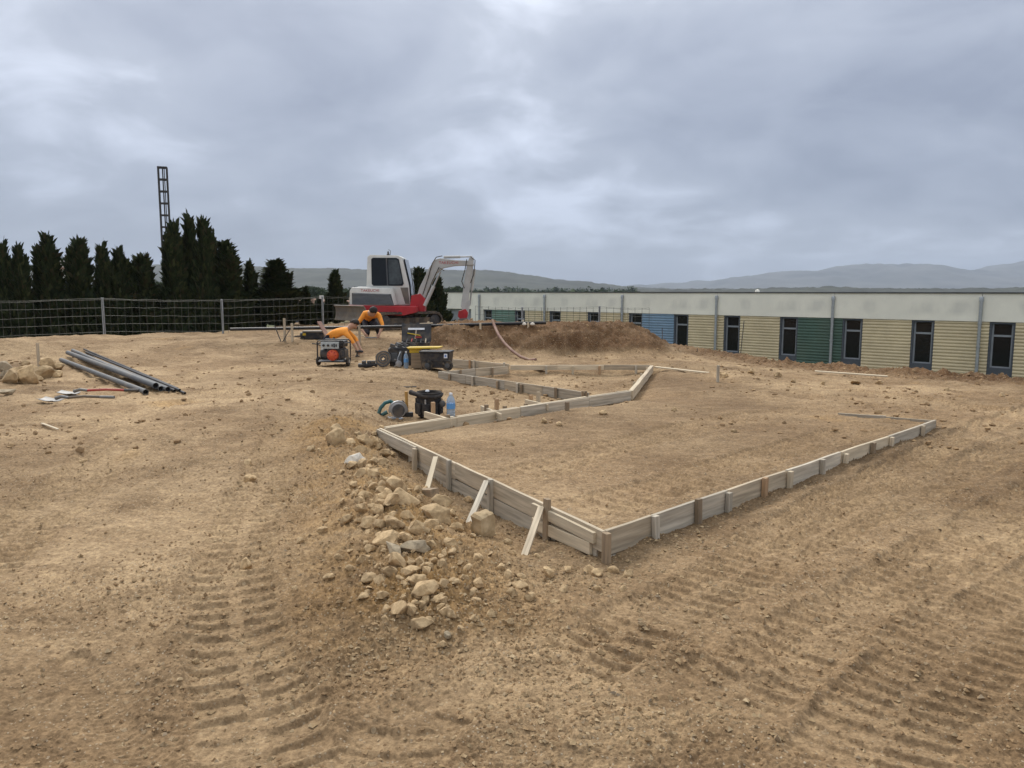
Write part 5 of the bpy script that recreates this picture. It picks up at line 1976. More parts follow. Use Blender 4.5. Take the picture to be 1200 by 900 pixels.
# rusty corrugated hose over the mound
m_hose = mat('red_brown_conduit', (0.23, 0.125, 0.09), 0.7, 0.15, 8, dust=0.45)
hp = [(577, 375, 20.05), (579.5, 382, 19.85), (584, 392, 19.4), (591, 402, 18.95), (600, 411, 18.5), (610, 418, 18.15), (620, 423.5, 17.85), (628, 426, 17.7)]
hw = []
for i in range(29):
    t = i / 28 * (len(hp) - 1)
    k_ = min(int(t), len(hp) - 2)
    q = [lerp(hp[k_][c], hp[k_ + 1][c], t - k_) for c in range(3)]
    p_ = Pd(*q)
    zz = gz(p_.x, p_.y) + 0.02
    if i > 3 and p_.z < zz:
        p_.z = zz
    hw.append(p_)
o = MB().tube([p - hw[-1] for p in hw], [0.036 + 0.003 * (i % 2) for i in range(29)], 10).build('conduit_hose', m_hose, smooth=True)
o.location = hw[-1]
tag(o, 'red brown flexible conduit curving down the face of the mound', 'hose')
a, b = Pd(374, 377, 19.9), Pd(388, 402, 19.35)
o = strut(None, b, a, m_hose, 0.11, 0.035, 'leaning_board')
tag(o, 'reddish board leaning up beside the crouching worker by the generator', 'board')

# ------------------------------------------------------------------ grey pipes on the left
m_pvc = mat('grey_pvc', (0.105, 0.108, 0.11), 0.65, 0.08, 4, dust=0.25)
m_inside = mat('bore_shade_black', (0.012, 0.012, 0.013), 0.9, 0.1, 4)  # near-black colour stands in for shade inside the pipes


def laid_pipe(name, label, a, b, r, lift, m, group=None, n=14):
    pa, pb = on(*a), on(*b)
    d = pb - pa
    L = d.length
    mb = MB()
    n_ = n
    vs, fs = [], []
    ux = d.normalized()
    sx = ux.cross(Vector((0, 0, 1))).normalized()
    up = sx.cross(ux)
    secs = 14
    for i in range(secs + 1):
        p = pa + d * (i / secs)
        zz = max(gz(p.x, p.y), p.z - 0.05)
        for rad in (r, r * 0.86):
            for k_ in range(n_):
                an = 2 * math.pi * k_ / n_
                vs.append(p + (sx * math.cos(an) + up * math.sin(an)) * rad + Vector((0, 0, r + lift + 0.01)))
    for i in range(secs):
        for ring in range(2):
            for k_ in range(n_):
                o0 = i * 2 * n_ + ring * n_
                o1 = (i + 1) * 2 * n_ + ring * n_
                fs.append((o0 + k_, o0 + (k_ + 1) % n_, o1 + (k_ + 1) % n_, o1 + k_))
    for i in (0, secs):
        for k_ in range(n_):
            o0 = i * 2 * n_
            fs.append((o0 + k_, o0 + (k_ + 1) % n_, o0 + n_ + (k_ + 1) % n_, o0 + n_ + k_))
    mb.add([v_ - pa for v_ in vs], fs)
    t = thing(name, label, 'pipe', pa, 0, group)
    mb.build('pipe_wall', m, t, smooth=True)
    q = pb + Vector((0, 0, r + lift + 0.01)) - d.normalized() * 0.05 - pa
    q2 = pa + Vector((0, 0, r + lift + 0.01)) + d.normalized() * 0.05 - pa
    MB().tube([q2, q], r * 0.85, n_).build('bore_shade_plug', m_inside, t)  # solid plug, coloured as the shade of the hollow pipe
    return t


laid_pipe('drain_pipe', 'thick grey plastic pipe lying nearest the shovels', (72, 424), (171, 461), 0.046, -0.012, m_pvc)
laid_pipe('drain_pipe', 'thick grey plastic pipe resting on top of the bundle', (80, 422.5), (183, 459.5), 0.048, 0.045, m_pvc)
laid_pipe('drain_pipe', 'thick grey plastic pipe behind the top one of the bundle', (86, 421), (189, 460), 0.044, -0.012, m_pvc)
for i, (a, b, r_) in enumerate((((93, 421), (197, 458.5), 0.045), ((97, 420.5), (205, 460), 0.022), ((101, 420), (211, 461.5), 0.022), ((104, 420), (217, 463), 0.020), ((99, 419), (208, 457.5), 0.02))):
    laid_pipe('conduit_pipe', 'thin dark conduit pipe lying along the grey drain pipes', a, b, r_, 0.0, m_pipe_b if i else m_pvc, 'thin conduits beside the drain pipes', 8)

# ------------------------------------------------------------------ shovels
m_red = mat('red_handle', (0.40, 0.045, 0.035), 0.5, 0.1, 5, dust=0.2)
m_bladeg = mat('shovel_steel', (0.19, 0.185, 0.175), 0.55, 0.1, 5, metal=0.3, dust=0.3)
m_handled = mat('dark_handle', (0.10, 0.085, 0.07), 0.6, 0.15, 5, dust=0.3)
for lb, a, b, mh, grip in (('shovel with a long red handle lying beside the grey pipes', (68, 466), (163, 460), m_red, m_gun),
                           ('square shovel with dark and grey handle lying on the soil below the red one', (48, 471), (134, 468), m_handled, m_bladeg)):
    pa, pb = on(*a), on(*b)
    d = pb - pa
    ang = math.atan2(d.y, d.x)
    L = math.hypot(d.x, d.y)
    t = thing('shovel', lb, 'shovel', pa, ang)
    dz = d.z
    bl = MB()
    nx_, ny_ = 6, 6
    vs, fs = [], []
    for i in range(nx_ + 1):
        for j in range(ny_ + 1):
            u, v_ = i / nx_, j / ny_ * 2 - 1
            wv = 0.125 * (0.82 + 0.18 * u if i else 0.75)
            vs.append((u * 0.30, v_ * wv, 0.05 + 0.022 * v_ * v_ - 0.035 * math.sin(u * 2.2)))
    for i in range(nx_):
        for j in range(ny_):
            k_ = i * (ny_ + 1) + j
            fs.append((k_, k_ + 1, k_ + ny_ + 2, k_ + ny_ + 1))
    nv = len(vs)
    vs += [(x, y, z - 0.006) for x, y, z in vs]
    fs += [tuple(q + nv for q in f_) for f_ in fs]
    bl.add(vs, fs)
    bl.build('blade', m_bladeg, t, smooth=True)
    MB().tube([(0.26, 0, 0.06), (0.36, 0, 0.09), (0.48, 0, 0.075)], [0.028, 0.024, 0.022], 10).build('socket', m_bladeg, t, smooth=True)
    MB().tube([(0.46, 0, 0.076), (L * 0.6, 0, 0.06 + dz * 0.6), (L - 0.22, 0, 0.035 + dz * .9)], 0.02, 10).build('handle', mh, t, smooth=True)
    MB().tube([(L - 0.23, 0, 0.035 + dz * .9), (L, 0, 0.03 + dz)], 0.022, 10).build('grip', grip, t, smooth=True)

# ------------------------------------------------------------------ generator
m_panel = mat('generator_panel', (0.42, 0.45, 0.44), 0.5, 0.06, 8)
m_orange = mat('recoil_orange', (0.62, 0.10, 0.035), 0.5, 0.08, 8)
g0 = on(392, 428)
gen = thing('generator', 'black framed portable generator with orange red recoil cover and two wheels', 'generator', g0, -0.08)
W, D_, Hh = 0.60, 0.48, 0.56
tb = MB()
for y in (-D_ / 2, D_ / 2):
    tb.tube([(-W / 2, y, 0.10), (-W / 2, y, Hh - .03), (-W / 2 + .03, y, Hh), (W / 2 - .03, y, Hh), (W / 2, y, Hh - .03), (W / 2, y, 0.10), (-W / 2, y, 0.10)], 0.016, 8)
for x in (-W / 2, W / 2):
    for z in (0.10, Hh - 0.06):
        tb.tube([(x, -D_ / 2, z), (x, D_ / 2, z)], 0.016, 8)
tb.build('frame', m_black, gen, smooth=True)
MB().box((0, 0.03, Hh - 0.08), (W - 0.08, D_ - 0.12, 0.14)).build('fuel_tank', m_black, gen, bevel=0.03)
pn = MB().box((-0.02, -D_ / 2 + 0.015, Hh - 0.10), (0.40, 0.05, 0.15)).build('control_panel', m_panel, gen, bevel=0.008)
for x in (-0.15, -0.05):
    MB().lathe([(0.026, -0.03), (0.026, 0.0), (0.018, 0.0)], 12, 'y', (x, -D_ / 2 - 0.006, Hh - 0.10)).build('socket', m_black, pn)
for x, h in ((0.04, 0.05), (0.085, 0.08), (0.13, 0.05)):
    MB().box((x, -D_ / 2 - 0.014, Hh - 0.10), (0.028, 0.014, h)).build('switch', m_black, pn)
MB().box((0.04, 0.02, 0.26), (0.30, 0.36, 0.26)).build('engine_block', m_gun, gen, bevel=0.02)
MB().lathe([(0.12, -0.10), (0.12, 0.10)], 16, 'x', (-0.19, 0.02, 0.25)).build('alternator', m_gun, gen, smooth=True)
rc = MB().lathe([(0.03, -0.085), (0.06, -0.07), (0.115, -0.055), (0.125, -0.02), (0.125, 0.04)], 20, 'y', (0.03, -0.20, 0.24)).build('recoil_cover', m_orange, gen, smooth=True)
for k_ in range(8):
    an = k_ * math.pi / 4
    MB().box((0.03 + 0.088 * math.cos(an), -0.268, 0.24 + 0.088 * math.sin(an)), (0.045, 0.012, 0.012), rot=(0, -an, 0)).build('vent_rib', m_exr, rc)
MB().box((0.24, -0.02, 0.27), (0.10, 0.30, 0.18)).build('muffler', m_gun, gen, bevel=0.02)
MB().box((0, 0, 0.115), (W - .04, D_ - .06, 0.03)).build('base_plate', m_galv, gen)
for x in (-W / 2 - 0.035, W / 2 + 0.035):
    w_ = MB().lathe([(0.055, -0.03), (0.085, -0.032), (0.1, -0.018), (0.1, 0.018), (0.085, 0.032), (0.055, 0.03)], 18, 'x', (x, -0.08, 0.10)).build('wheel', m_rubber, gen, smooth=True)
    MB().lathe([(0.02, -0.034), (0.056, -0.028), (0.056, 0.028), (0.02, 0.034)], 14, 'x', (x, -0.08, 0.10)).build('hub', m_galv, w_, smooth=True)
MB().tube([(-W / 2, D_ / 2, 0.4), (-W / 2 - 0.2, D_ / 2 + .05, 0.45), (-W / 2 - 0.3, D_ / 2 + .05, 0.46)], 0.014, 6).build('handle', m_black, gen)

# ------------------------------------------------------------------ toolboxes and bits round them
m_ylw = mat('yellow_plastic', (0.62, 0.42, 0.03), 0.5, 0.08, 5, dust=0.15)
m_white = mat('white_sticker', (0.75, 0.76, 0.78), 0.6, 0.04, 8)
m_bluep = mat('blue_sticker', (0.10, 0.2, 0.5), 0.6, 0.04, 8)

# wheeled chest
c0 = on(512, 433)
ch = thing('wheeled_tool_chest', 'black wheeled tool chest standing at the end of the formwork boards', 'tool chest', c0, -0.15)
MB().prism([(-.27, .05), (.27, .05), (.31, .36), (-.31, .36)], -.2, .2).build('body', m_black, ch, bevel=0.02)
MB().box((0, 0, .375), (.64, .44, .035)).build('rim', m_black, ch, bevel=0.01)
for x in (-.12, .30):
    w_ = MB().lathe([(0.05, -0.03), (0.10, -0.03), (0.11, -0.015), (0.11, 0.015), (0.10, 0.03), (0.05, 0.03)], 18, 'y', (x - .02, -.225, .11)).build('wheel', m_rubber, ch, smooth=True)
    MB().lathe([(0.015, -0.035), (0.05, -0.03), (0.05, 0.03)], 12, 'y', (x - .02, -.225, .11)).build('hub', m_exd, w_, smooth=True)
st = MB().box((.235, -.203, .30), (.07, .012, .09)).build('sticker', m_white, ch)
MB().box((.235, -.211, .30), (.03, .008, .04)).build('emblem', m_bluep, st)
MB().box((0, -.205, .2), (.5, .015, .02)).build('rib', m_black, ch)
# yellow tray
y0 = on(497, 431)
ty = thing('yellow_crate_lid', 'flat yellow plastic tray resting across the boxes behind the chest', 'tray', (c0.x - 0.28, c0.y + 0.34, c0.z), -0.1)
MB().prism([(-.32, .40), (.34, .42), (.36, .455), (-.36, .44)], -.16, .16).build('tray', m_ylw, ty, bevel=0.01)
MB().box((-.2, 0, .36), (.22, .2, .08)).build('hopper', m_ylw, ty, bevel=0.015)
bx = MB()
bx.box((-.1, 0.0, .16), (.34, .26, .32))
o = bx.build('support_box', m_wood_dark, ty, bevel=0.01)
# open toolbox with raised lid
t0 = on(484, 424)
tb_ = thing('open_toolbox', 'big open black toolbox with its lid raised and hand tools showing', 'toolbox', (t0.x, t0.y + 0.55, gz(t0.x, t0.y + 0.55)), 0.05)
b_ = MB()
for (c, d) in (((0, -.22, .2), (.68, .03, .4)), ((0, .22, .2), (.68, .03, .4)), ((-.325, 0, .2), (.03, .41, .4)), ((.325, 0, .2), (.03, .41, .4)), ((0, 0, .02), (.62, .41, .03))):
    b_.box(c, d)
b_.build('body', m_black, tb_)
ld = MB().box((0, .33, .60), (.72, .07, .46), rot=(-0.35, 0, 0)).build('lid', m_black, tb_, bevel=0.02)
MB().box((0, .285, .70), (.40, .012, .05), rot=(-0.35, 0, 0)).build('level', m_white, ld)
MB().tube([(-.22, .26, .6), (.1, .25, .54)], 0.014, 6).build('screwdriver', m_ylw, ld)
MB().tube([(0, .29, .68), (-.03, .23, .46)], 0.014, 6).build('hammer_shaft', m_wood_new, ld)
MB().box((.05, .24, .50), (.16, .03, .04)).build('red_grip', m_red, ld)
for i in range(5):
    MB().tube([(-.25 + i * .12, -.1, .3), (-.2 + i * .11, .1, .47)], 0.016, 6).build('tool_handle', (m_gun, m_red, m_black, m_gun, m_wood)[i], tb_)
# black power-tool bag with a coil
k0 = on(455, 430)
kb = thing('tool_bag', 'open black canvas tool bag standing between the coil and the bottle', 'bag', (k0.x + 0.30, k0.y + 0.3, gz(k0.x + .3, k0.y + .3)), 0.1)
MB().prism([(-.30, .0), (.30, .0), (.34, .38), (.27, .42), (-.27, .42), (-.34, .38)], -.17, .17).build('bag_body', m_black, kb, bevel=0.03)
MB().tube([(-.2, 0, .42), (-.17, 0, .5), (.17, 0, .5), (.2, 0, .42)], 0.015, 6).build('bag_handle', m_black, kb)
for i, x in enumerate((-.24, -.1, .05, .2)):
    MB().box((x, -.05, .44 + .02 * (i % 2)), (.11, .14, .08), rot=(.2 * i, .3, .5 * i)).build('power_tool', (m_gun, m_exd, m_gun, m_black)[i], kb, bevel=0.01)
MB().box((-.2, -.18, .2), (.14, .03, .2)).build('pocket', m_exd, kb, bevel=0.01)
m_rope = mat('brown_rope', (0.17, 0.12, 0.075), 0.9, 0.2, 20, dust=0.3)
cl_ = thing('rope_coil', 'coil of brown rope leaning on the black tool bag', 'rope', (k0.x - 0.1, k0.y, k0.z), 0.05)
for j in range(5):
    rr_ = 0.15 - 0.026 * j
    MB().tube([(rr_ * math.cos(a * .3142) + rng.uniform(-.012, .012), -.02 + 0.16 * math.sin(a * .3142) * rr_ / .165 * 0.5, .175 + rr_ * math.sin(a * .3142)) for a in range(21)], 0.021, 6).build('rope_turn', m_rope if j % 2 else m_gun, cl_, smooth=True)
# grinder / clamp, grey
z0_ = on(468, 431)
gr = thing('angle_grinder', 'grey and black angle grinder propped against the tool bag', 'power tool', z0_, 0.3)
MB().tube([(0, 0, .05), (.02, .03, .2), (.05, .06, .33)], [0.045, .04, .035], 10).build('motor_body', m_exd, gr, smooth=True)
MB().lathe([(0.02, -.02), (.07, -.015), (.07, .015), (.02, .02)], 14, 'y', (-.02, -.05, .07)).build('disc_guard', m_steel, gr, smooth=True)
MB().tube([(0, 0, .12), (-.11, -.03, .16)], .018, 8).build('side_handle', m_bladeg, gr, smooth=True)
MB().tube([(.05, .06, .33), (.02, .0, .30), (-.03, -.04, .21), (-.06, -.05, .03), (-.12, -.07, .015)], .009, 6).build('cable', m_steel, gr, smooth=True)

m_water = mat('clear_plastic', (0.55, 0.68, 0.82), 0.12, 0.03, 4, trans=0.6, ior=1.2)
m_label = mat('blue_bottle_label', (0.12, 0.32, 0.62), 0.5, 0.06, 10)


def bottle(label, px, py, h, r):
    p = on(px, py)
    t = thing('water_bottle', label, 'bottle', p)
    MB().lathe([(r * .85, 0), (r, .02 * h / .3), (r, h * .28), (r * .93, h * .31), (r, h * .34), (r, h * .66), (r * .75, h * .8), (r * .36, h * .91), (r * .34, h * .94)], 18).build('body', m_water, t, smooth=True)
    MB().lathe([(r * 1.02, h * .36), (r * 1.02, h * .58)], 18).build('paper_label', m_label, t, smooth=True)
    MB().lathe([(r * .4, h * .935), (r * .4, h)], 12).build('cap', m_white, t)


bottle('clear water bottle with blue label standing behind the doubled formwork line', 528.5, 489, 0.33, 0.058)
bottle('clear water bottle standing between the grinder and the wheeled chest', 476, 430, 0.36, 0.05)
# flat black charger case
p = on(431, 429)
fc = thing('battery_charger', 'flat black battery charger lying on the soil left of the rope coil', 'charger', p, 0.1)
MB().box((0, 0, .035), (.40, .22, .07)).build('case', m_black, fc, bevel=0.015)
for x in (-.08, .03, .12):
    MB().box((x, 0, .10), (.085, .13, .06)).build('battery_pack', m_gun, fc, bevel=0.01)

# tools left of the generator
p = on(369, 412)
eq = thing('equipment_case', 'long dark case with grey lid lying behind the generator', 'case', p, 0.12)
MB().box((0, 0, .09), (.52, .34, .18)).build('case_body', m_black, eq, bevel=0.02)
MB().box((-.02, 0, .205), (.54, .36, .045)).build('case_lid', m_blade, eq, bevel=0.01)
MB().box((-.24, -.175, .14), (.08, .02, .06)).build('latch', m_ylw, eq)
p = on(358, 401)
mo = thing('small_pump', 'small grey electric pump beside the equipment case', 'pump', (p.x, p.y, gz(p.x, p.y)), 0.0)
MB().lathe([(.03, -.14), (.075, -.12), (.075, .08), (.05, .12)], 14, 'x', (0, 0, .10)).build('motor', m_exd, mo, smooth=True)
MB().lathe([(.03, -.04), (.1, -.03), (.1, .03), (.03, .05)], 14, 'x', (.14, 0, .1)).build('pump_head', m_galv, mo, smooth=True)
MB().box((0, 0, .015), (.26, .14, .03)).build('foot', m_gun, mo)
for i, (px_, py_, rz_, lb) in enumerate(((350, 407, 0.3, 'long black bolt cutter lying left of the equipment case'), (356, 411, -0.5, 'black pliers lying in front of the bolt cutter'), (376, 397, 0.2, 'black pry bar lying behind the equipment case'))):
    p = on(px_, py_)
    t = thing('hand_tool', lb, 'hand tool', p, rz_)
    L = (.42, .26, .5)[i]
    MB().tube([(0, .012, .03), (-L * .5, .05, .03), (-L, .04, .03)], .014, 6).build('handle', m_black, t)
    MB().tube([(0, -.012, .03), (-L * .5, -.05, .03), (-L, -.04, .03)], .014, 6).build('handle', m_black, t)
    MB().box((.04, 0, .03), (.10, .06, .03)).build('jaw', m_gun, t, bevel=0.006)

# ------------------------------------------------------------------ circular saw, hammer, tool bucket
m_sawg = mat('saw_green', (0.02, 0.10, 0.10), 0.5, 0.1, 6, dust=0.2)
m_alu = mat('cast_aluminium', (0.34, 0.35, 0.36), 0.4, 0.1, 8, metal=0.6, dust=0.2)
p = on(461, 490)
saw = thing('circular_saw', 'dark green circular saw with bare metal guard lying on the soil', 'circular saw', p, 0.25)
MB().prism([(-.22, .0), (.17, .0), (.17, .008), (-.22, .008)], -.11, .07, M=Matrix.Rotation(0.12, 4, 'Y')).build('base_plate', m_alu, saw)
MB().lathe([(.02, -.012), (.098, -.012), (.105, 0), (.098, .012), (.02, .012)], 24, 'y', (.06, -.10, .12)).build('lower_guard', m_alu, saw, smooth=True)
gd = MB().prism([(.06 + .13 * math.cos(a * math.pi / 12), .12 + .13 * math.sin(a * math.pi / 12)) for a in range(-1, 14)] +
                [(.06 + .07 * math.cos(a * math.pi / 12), .12 + .07 * math.sin(a * math.pi / 12)) for a in range(13, -2, -1)], -.095, -.04).build('upper_guard', m_alu, saw, bevel=0.006)
MB().lathe([(.015, -.004), (.085, -.004), (.085, .004), (.015, .004)], 24, 'y', (.06, -.118, .12)).build('saw_blade', m_gun, saw)
MB().lathe([(.035, -.02), (.075, 0), (.075, .13), (.05, .17)], 16, 'y', (.03, -.02, .13)).build('motor_housing', m_sawg, saw, smooth=True)
MB().tube([(.02, 0, .20), (-.04, 0, .235), (-.11, 0, .215), (-.17, 0, .15), (-.20, 0, .07), (-.16, 0, .05), (-.08, 0, .09)], [.028, .028, .026, .025, .026, .025, .03], 10).build('handle', m_sawg, saw, smooth=True)
MB().tube([(.1, .0, .2), (.13, 0, .23), (.15, 0, .2)], .018, 8).build('front_knob', m_black, saw, smooth=True)
MB().box((-.2, -.0, .04), (.06, .05, .05)).build('battery', m_black, saw, bevel=0.01)
p = on(477.5, 489)
m_haft = mat('varnished_haft', (0.50, 0.27, 0.07), 0.5, 0.1, 5)
hm = thing('club_hammer', 'hammer with orange brown wooden handle standing upright on its head beside the bucket', 'hammer', p, 0.2)
MB().box((0, 0, .04), (.16, .06, .065)).build('head', m_gun, hm, bevel=0.012)
MB().tube([(0, 0, .05), (-.008, 0, .2), (-.012, 0, .36)], [.018, .020, .024], 10).build('handle', m_haft, hm, smooth=True)
a = on(470, 452)
o = MB().tube([(-.11, 0, 0), (.16, .02, .004)], .012, 6).build('rebar_offcut', m_gun)
o.location = (a.x + .1, a.y, gz(a.x + .1, a.y) + 0.012)
tag(o, 'short dark steel bar lying on bare soil behind the hammer', 'steel bar')
# bucket with tool organiser pockets
p = on(502, 490)
p = Vector((p.x, p.y + 0.10, gz(p.x, p.y + 0.1)))
bk = thing('tool_bucket', 'black fabric tool bucket with outer pockets and a padded belt round its rim', 'tool bucket', p, 0.2)
m_cloth = mat('black_fabric', (0.022, 0.021, 0.022), 0.9, 0.25, 14, bump=0.5, bscale=40, bdist=0.004, dust=0.18)
MB().lathe([(.125, 0), (.15, .02), (.165, .16), (.17, .30), (.178, .335), (.165, .35), (.15, .335), (.145, .12)], 22).build('bucket_wall', m_cloth, bk, smooth=True)
for k_ in range(9):
    an = k_ * 2 * math.pi / 9
    M_ = Matrix.Rotation(an, 4, 'Z')
    MB().prism([(-.045, .05), (.045, .05), (.052, .2), (-.052, .2)], .155, .188, M=M_).build('pocket', m_cloth, bk, bevel=0.01)
    if k_ % 2 == 0:
        MB().tube([(.0, .172, .12), (.005, .175, .26)], .012, 6, M=M_).build('tool_shaft', (m_steel, m_black, m_steel, m_gun, m_exd)[k_ // 2], bk)
MB().tube([(-.24, .06, .335), (-.19, -.03, .325), (-.1, -.14, .30), (.05, -.18, .29), (.15, -.1, .30), (.18, 0, .31)], [.035, .03, .028, .026, .026, .02], 10).build('belt', m_cloth, bk, smooth=True)
MB().lathe([(.03, -.03), (.045, -.02), (.045, .03), (.03, .04)], 12, 'y', (.17, -.10, .19)).build('tape_measure', m_exd, bk, smooth=True)
MB().lathe([(.012, 0), (.03, .01), (.02, .03)], 8, 'z', (-.02, .0, .34)).build('cloth_scrap', m_white, bk, smooth=True)

# weeds at the window
m_weed = island_mat('weed_leaves', [(0.06, 0.08, 0.03), (0.10, 0.11, 0.05), (0.16, 0.14, 0.07)], 0.85)
p = on(1012, 427)
p = Vector((p.x + .1, p.y + 0.8, gz(p.x + .1, p.y + 0.8)))
wd = thing('weed', 'tuft of thin green weeds at the foot of the window beside the green wall', 'plant', p)
mb = MB()
stm = MB()
rw = random.Random(9)
for i in range(26):
    a_, h_ = rw.uniform(0, 6.28), rw.uniform(.1, .55)
    x_ = rw.gauss(0, .13)
    tip = Vector((x_ + math.cos(a_) * .08, math.sin(a_) * .08, h_))
    base = Vector((x_, rw.gauss(0, .08), -0.1))
    stm.tube([base, (base + tip) / 2 + Vector((0, 0, .1)), tip], [.004, .003, .0015], 4)
    for k_ in range(16):
        q = lerp(base, tip, rw.uniform(.4, 1))
        e = Vector((rw.gauss(0, 1), rw.gauss(0, 1), rw.gauss(0, .6))) * .02
        g = Vector((rw.gauss(0, 1), rw.gauss(0, 1), rw.gauss(0, .6))) * .009
        mb.add([q, q + e + g, q + e * 1.6, q + e - g], [(0, 1, 2, 3)])
stm.build('stem', m_weed, wd)
mb.build('leaves', m_weed, wd)

# ------------------------------------------------------------------ WORKERS
m_shirt = mat('orange_shirt', (0.90, 0.33, 0.045), 0.85, 0.08, 7, bump=0.3, bscale=14, bdist=0.01)
m_trous = mat('navy_trousers', (0.018, 0.02, 0.032), 0.9, 0.2, 7, bump=0.3, bscale=14, bdist=0.01, dust=0.15)
m_skin = mat('skin', (0.47, 0.27, 0.18), 0.6, 0.06, 8)
m_hair = mat('dark_hair', (0.022, 0.015, 0.011), 0.75, 0.25, 25)
m_boot = mat('work_boot', (0.10, 0.07, 0.045), 0.85, 0.2, 8, dust=0.4)
m_print = mat('dark_print', (0.10, 0.05, 0.02), 0.8, 0.1, 8)


def person(label, loc, rz, J, head_dir, hair_up):
    """J: joint dict (local metres). One continuous skinned body, hair as a child."""
    bm = bmesh.new()
    lay = bm.verts.layers.skin.verify()
    V = {}

    def jv(k, r, pos=None):
        v_ = bm.verts.new(pos if pos is not None else J[k])
        v_[lay].radius = r if isinstance(r, tuple) else (r, r)
        V[k] = v_
        return v_
    jv('pelvis', (0.145, 0.125))
    V['pelvis'][lay].use_root = True
    jv('spine', (0.15, 0.115))
    jv('chest', (0.165, 0.125))
    jv('neck', 0.06)
    hd = Vector(head_dir).normalized()
    n_ = Vector(J['neck'])
    jv('jaw', (0.07, 0.075), n_ + hd * 0.09)
    jv('head', (0.085, 0.10), n_ + hd * 0.16)
    jv('crown', (0.06, 0.07), n_ + hd * 0.235)
    E = [('pelvis', 'spine'), ('spine', 'chest'), ('chest', 'neck'), ('neck', 'jaw'), ('jaw', 'head'), ('head', 'crown')]
    for s in 'LR':
        jv(s + 'sh', 0.075)
        jv(s + 'ua', 0.058, lerp(Vector(J[s + 'sh']), Vector(J[s + 'el']), 0.5))
        jv(s + 'el', 0.046)
        jv(s + 'fa', 0.043, lerp(Vector(J[s + 'el']), Vector(J[s + 'wr']), 0.4))
        jv(s + 'wr', 0.028)
        d = (Vector(J[s + 'wr']) - Vector(J[s + 'el'])).normalized()
        pl = Vector(J[s + 'wr']) + d * 0.055
        jv(s + 'palm', (0.034, 0.020), pl)
        side = d.cross(Vector((0, 1, 0.3))).normalized()
        dn = side.cross(d).normalized()
        for q, (off, ln) in enumerate(((-0.028, .062), (-0.009, .074), (0.010, .07), (0.028, .055))):
            b0 = pl + d * 0.035 + side * off
            jv(f'{s}f{q}a', 0.0095, b0)
            jv(f'{s}f{q}b', 0.0085, b0 + d * ln * .5 + dn * .006)
            jv(f'{s}f{q}c', 0.0075, b0 + d * ln * .85 + dn * .03)
            E += [(s + 'palm', f'{s}f{q}a'), (f'{s}f{q}a', f'{s}f{q}b'), (f'{s}f{q}b', f'{s}f{q}c')]
        jv(s + 'ta', 0.011, pl - side * 0.04 + d * 0.0 + dn * .012)
        jv(s + 'tb', 0.0095, pl - side * 0.055 + d * 0.035 + dn * .03)
        E += [(s + 'palm', s + 'ta'), (s + 'ta', s + 'tb')]
        E += [('chest', s + 'sh'), (s + 'sh', s + 'ua'), (s + 'ua', s + 'el'), (s + 'el', s + 'fa'), (s + 'fa', s + 'wr'), (s + 'wr', s + 'palm')]
        jv(s + 'hip', 0.11)
        jv(s + 'th', 0.092, lerp(Vector(J[s + 'hip']), Vector(J[s + 'kn']), 0.5))
        jv(s + 'kn', 0.068)
        jv(s + 'ca', 0.062, lerp(Vector(J[s + 'kn']), Vector(J[s + 'an']), 0.35))
        jv(s + 'an', 0.045)
        jv(s + 'toe', (0.045, 0.035))
        E += [('pelvis', s + 'hip'), (s + 'hip', s + 'th'), (s + 'th', s + 'kn'), (s + 'kn', s + 'ca'), (s + 'ca', s + 'an'), (s + 'an', s + 'toe')]
    # nose and ears give the head its face
    fwd = Vector(hair_up) * -1
    side = hd.cross(fwd).normalized()
    fwd = side.cross(hd).normalized()
    if fwd.dot(Vector(hair_up)) > 0:
        fwd = -fwd
    hc = n_ + hd * 0.15
    jv('nose', 0.012, hc + fwd * 0.115)
    jv('earL', (0.012, 0.02), hc + side * 0.092)
    jv('earR', (0.012, 0.02), hc - side * 0.092)
    E += [('head', 'nose'), ('head', 'earL'), ('head', 'earR')]
    for a_, b_ in E:
        bm.edges.new((V[a_], V[b_]))
    pos = {k_: v_.co.copy() for k_, v_ in V.items()}
    me = bpy.data.meshes.new('body')
    bm.to_mesh(me)
    bm.free()
    tmp = bpy.data.objects.new('tmp_body', me)
    C.objects.link(tmp)
    sk = tmp.modifiers.new('skin', 'SKIN')
    sk.use_smooth_shade = True
    sb = tmp.modifiers.new('sub', 'SUBSURF')
    sb.levels = 2
    sb.render_levels = 2
    bpy.context.view_layer.update()
    bme = bpy.data.meshes.new_from_object(tmp.evaluated_get(bpy.context.evaluated_depsgraph_get()))
    bpy.data.objects.remove(tmp)
    bme.materials.clear()
    for m_ in (m_shirt, m_trous, m_skin, m_boot):
        bme.materials.append(m_)
    segs = []
    for a_, b_ in E:
        nm = b_
        base = nm[1:] if nm[0] in 'LR' else nm
        if base in ('sh', 'ua', 'el', 'spine', 'chest'):
            mi = 0
        elif base in ('fa', 'wr', 'palm', 'ta', 'tb') or base[0] == 'f' and len(base) == 3 or nm in ('neck', 'jaw', 'head', 'crown', 'nose', 'earL', 'earR'):
            mi = 2
            if base == 'fa':
                mi = 0
        elif base == 'toe':
            mi = 3
        else:
            mi = 1
        segs.append((pos[a_], pos[b_], mi))
    for p_ in bme.polygons:
        c = p_.center
        best, bi = 1e9, 0
        for a_, b_, mi in segs:
            ab = b_ - a_
            t_ = max(0, min(1, (c - a_).dot(ab) / max(1e-9, ab.length_squared)))
            dd = (c - (a_ + ab * t_)).length
            if dd < best:
                best, bi = dd, mi
        p_.material_index = bi
    root = thing('person', label, 'person', loc, rz)
    ob = bpy.data.objects.new('body', bme)
    C.objects.link(ob)
    ob.parent = root
    # hair cap: shell round the back and top of the head
    hb = bmesh.new()
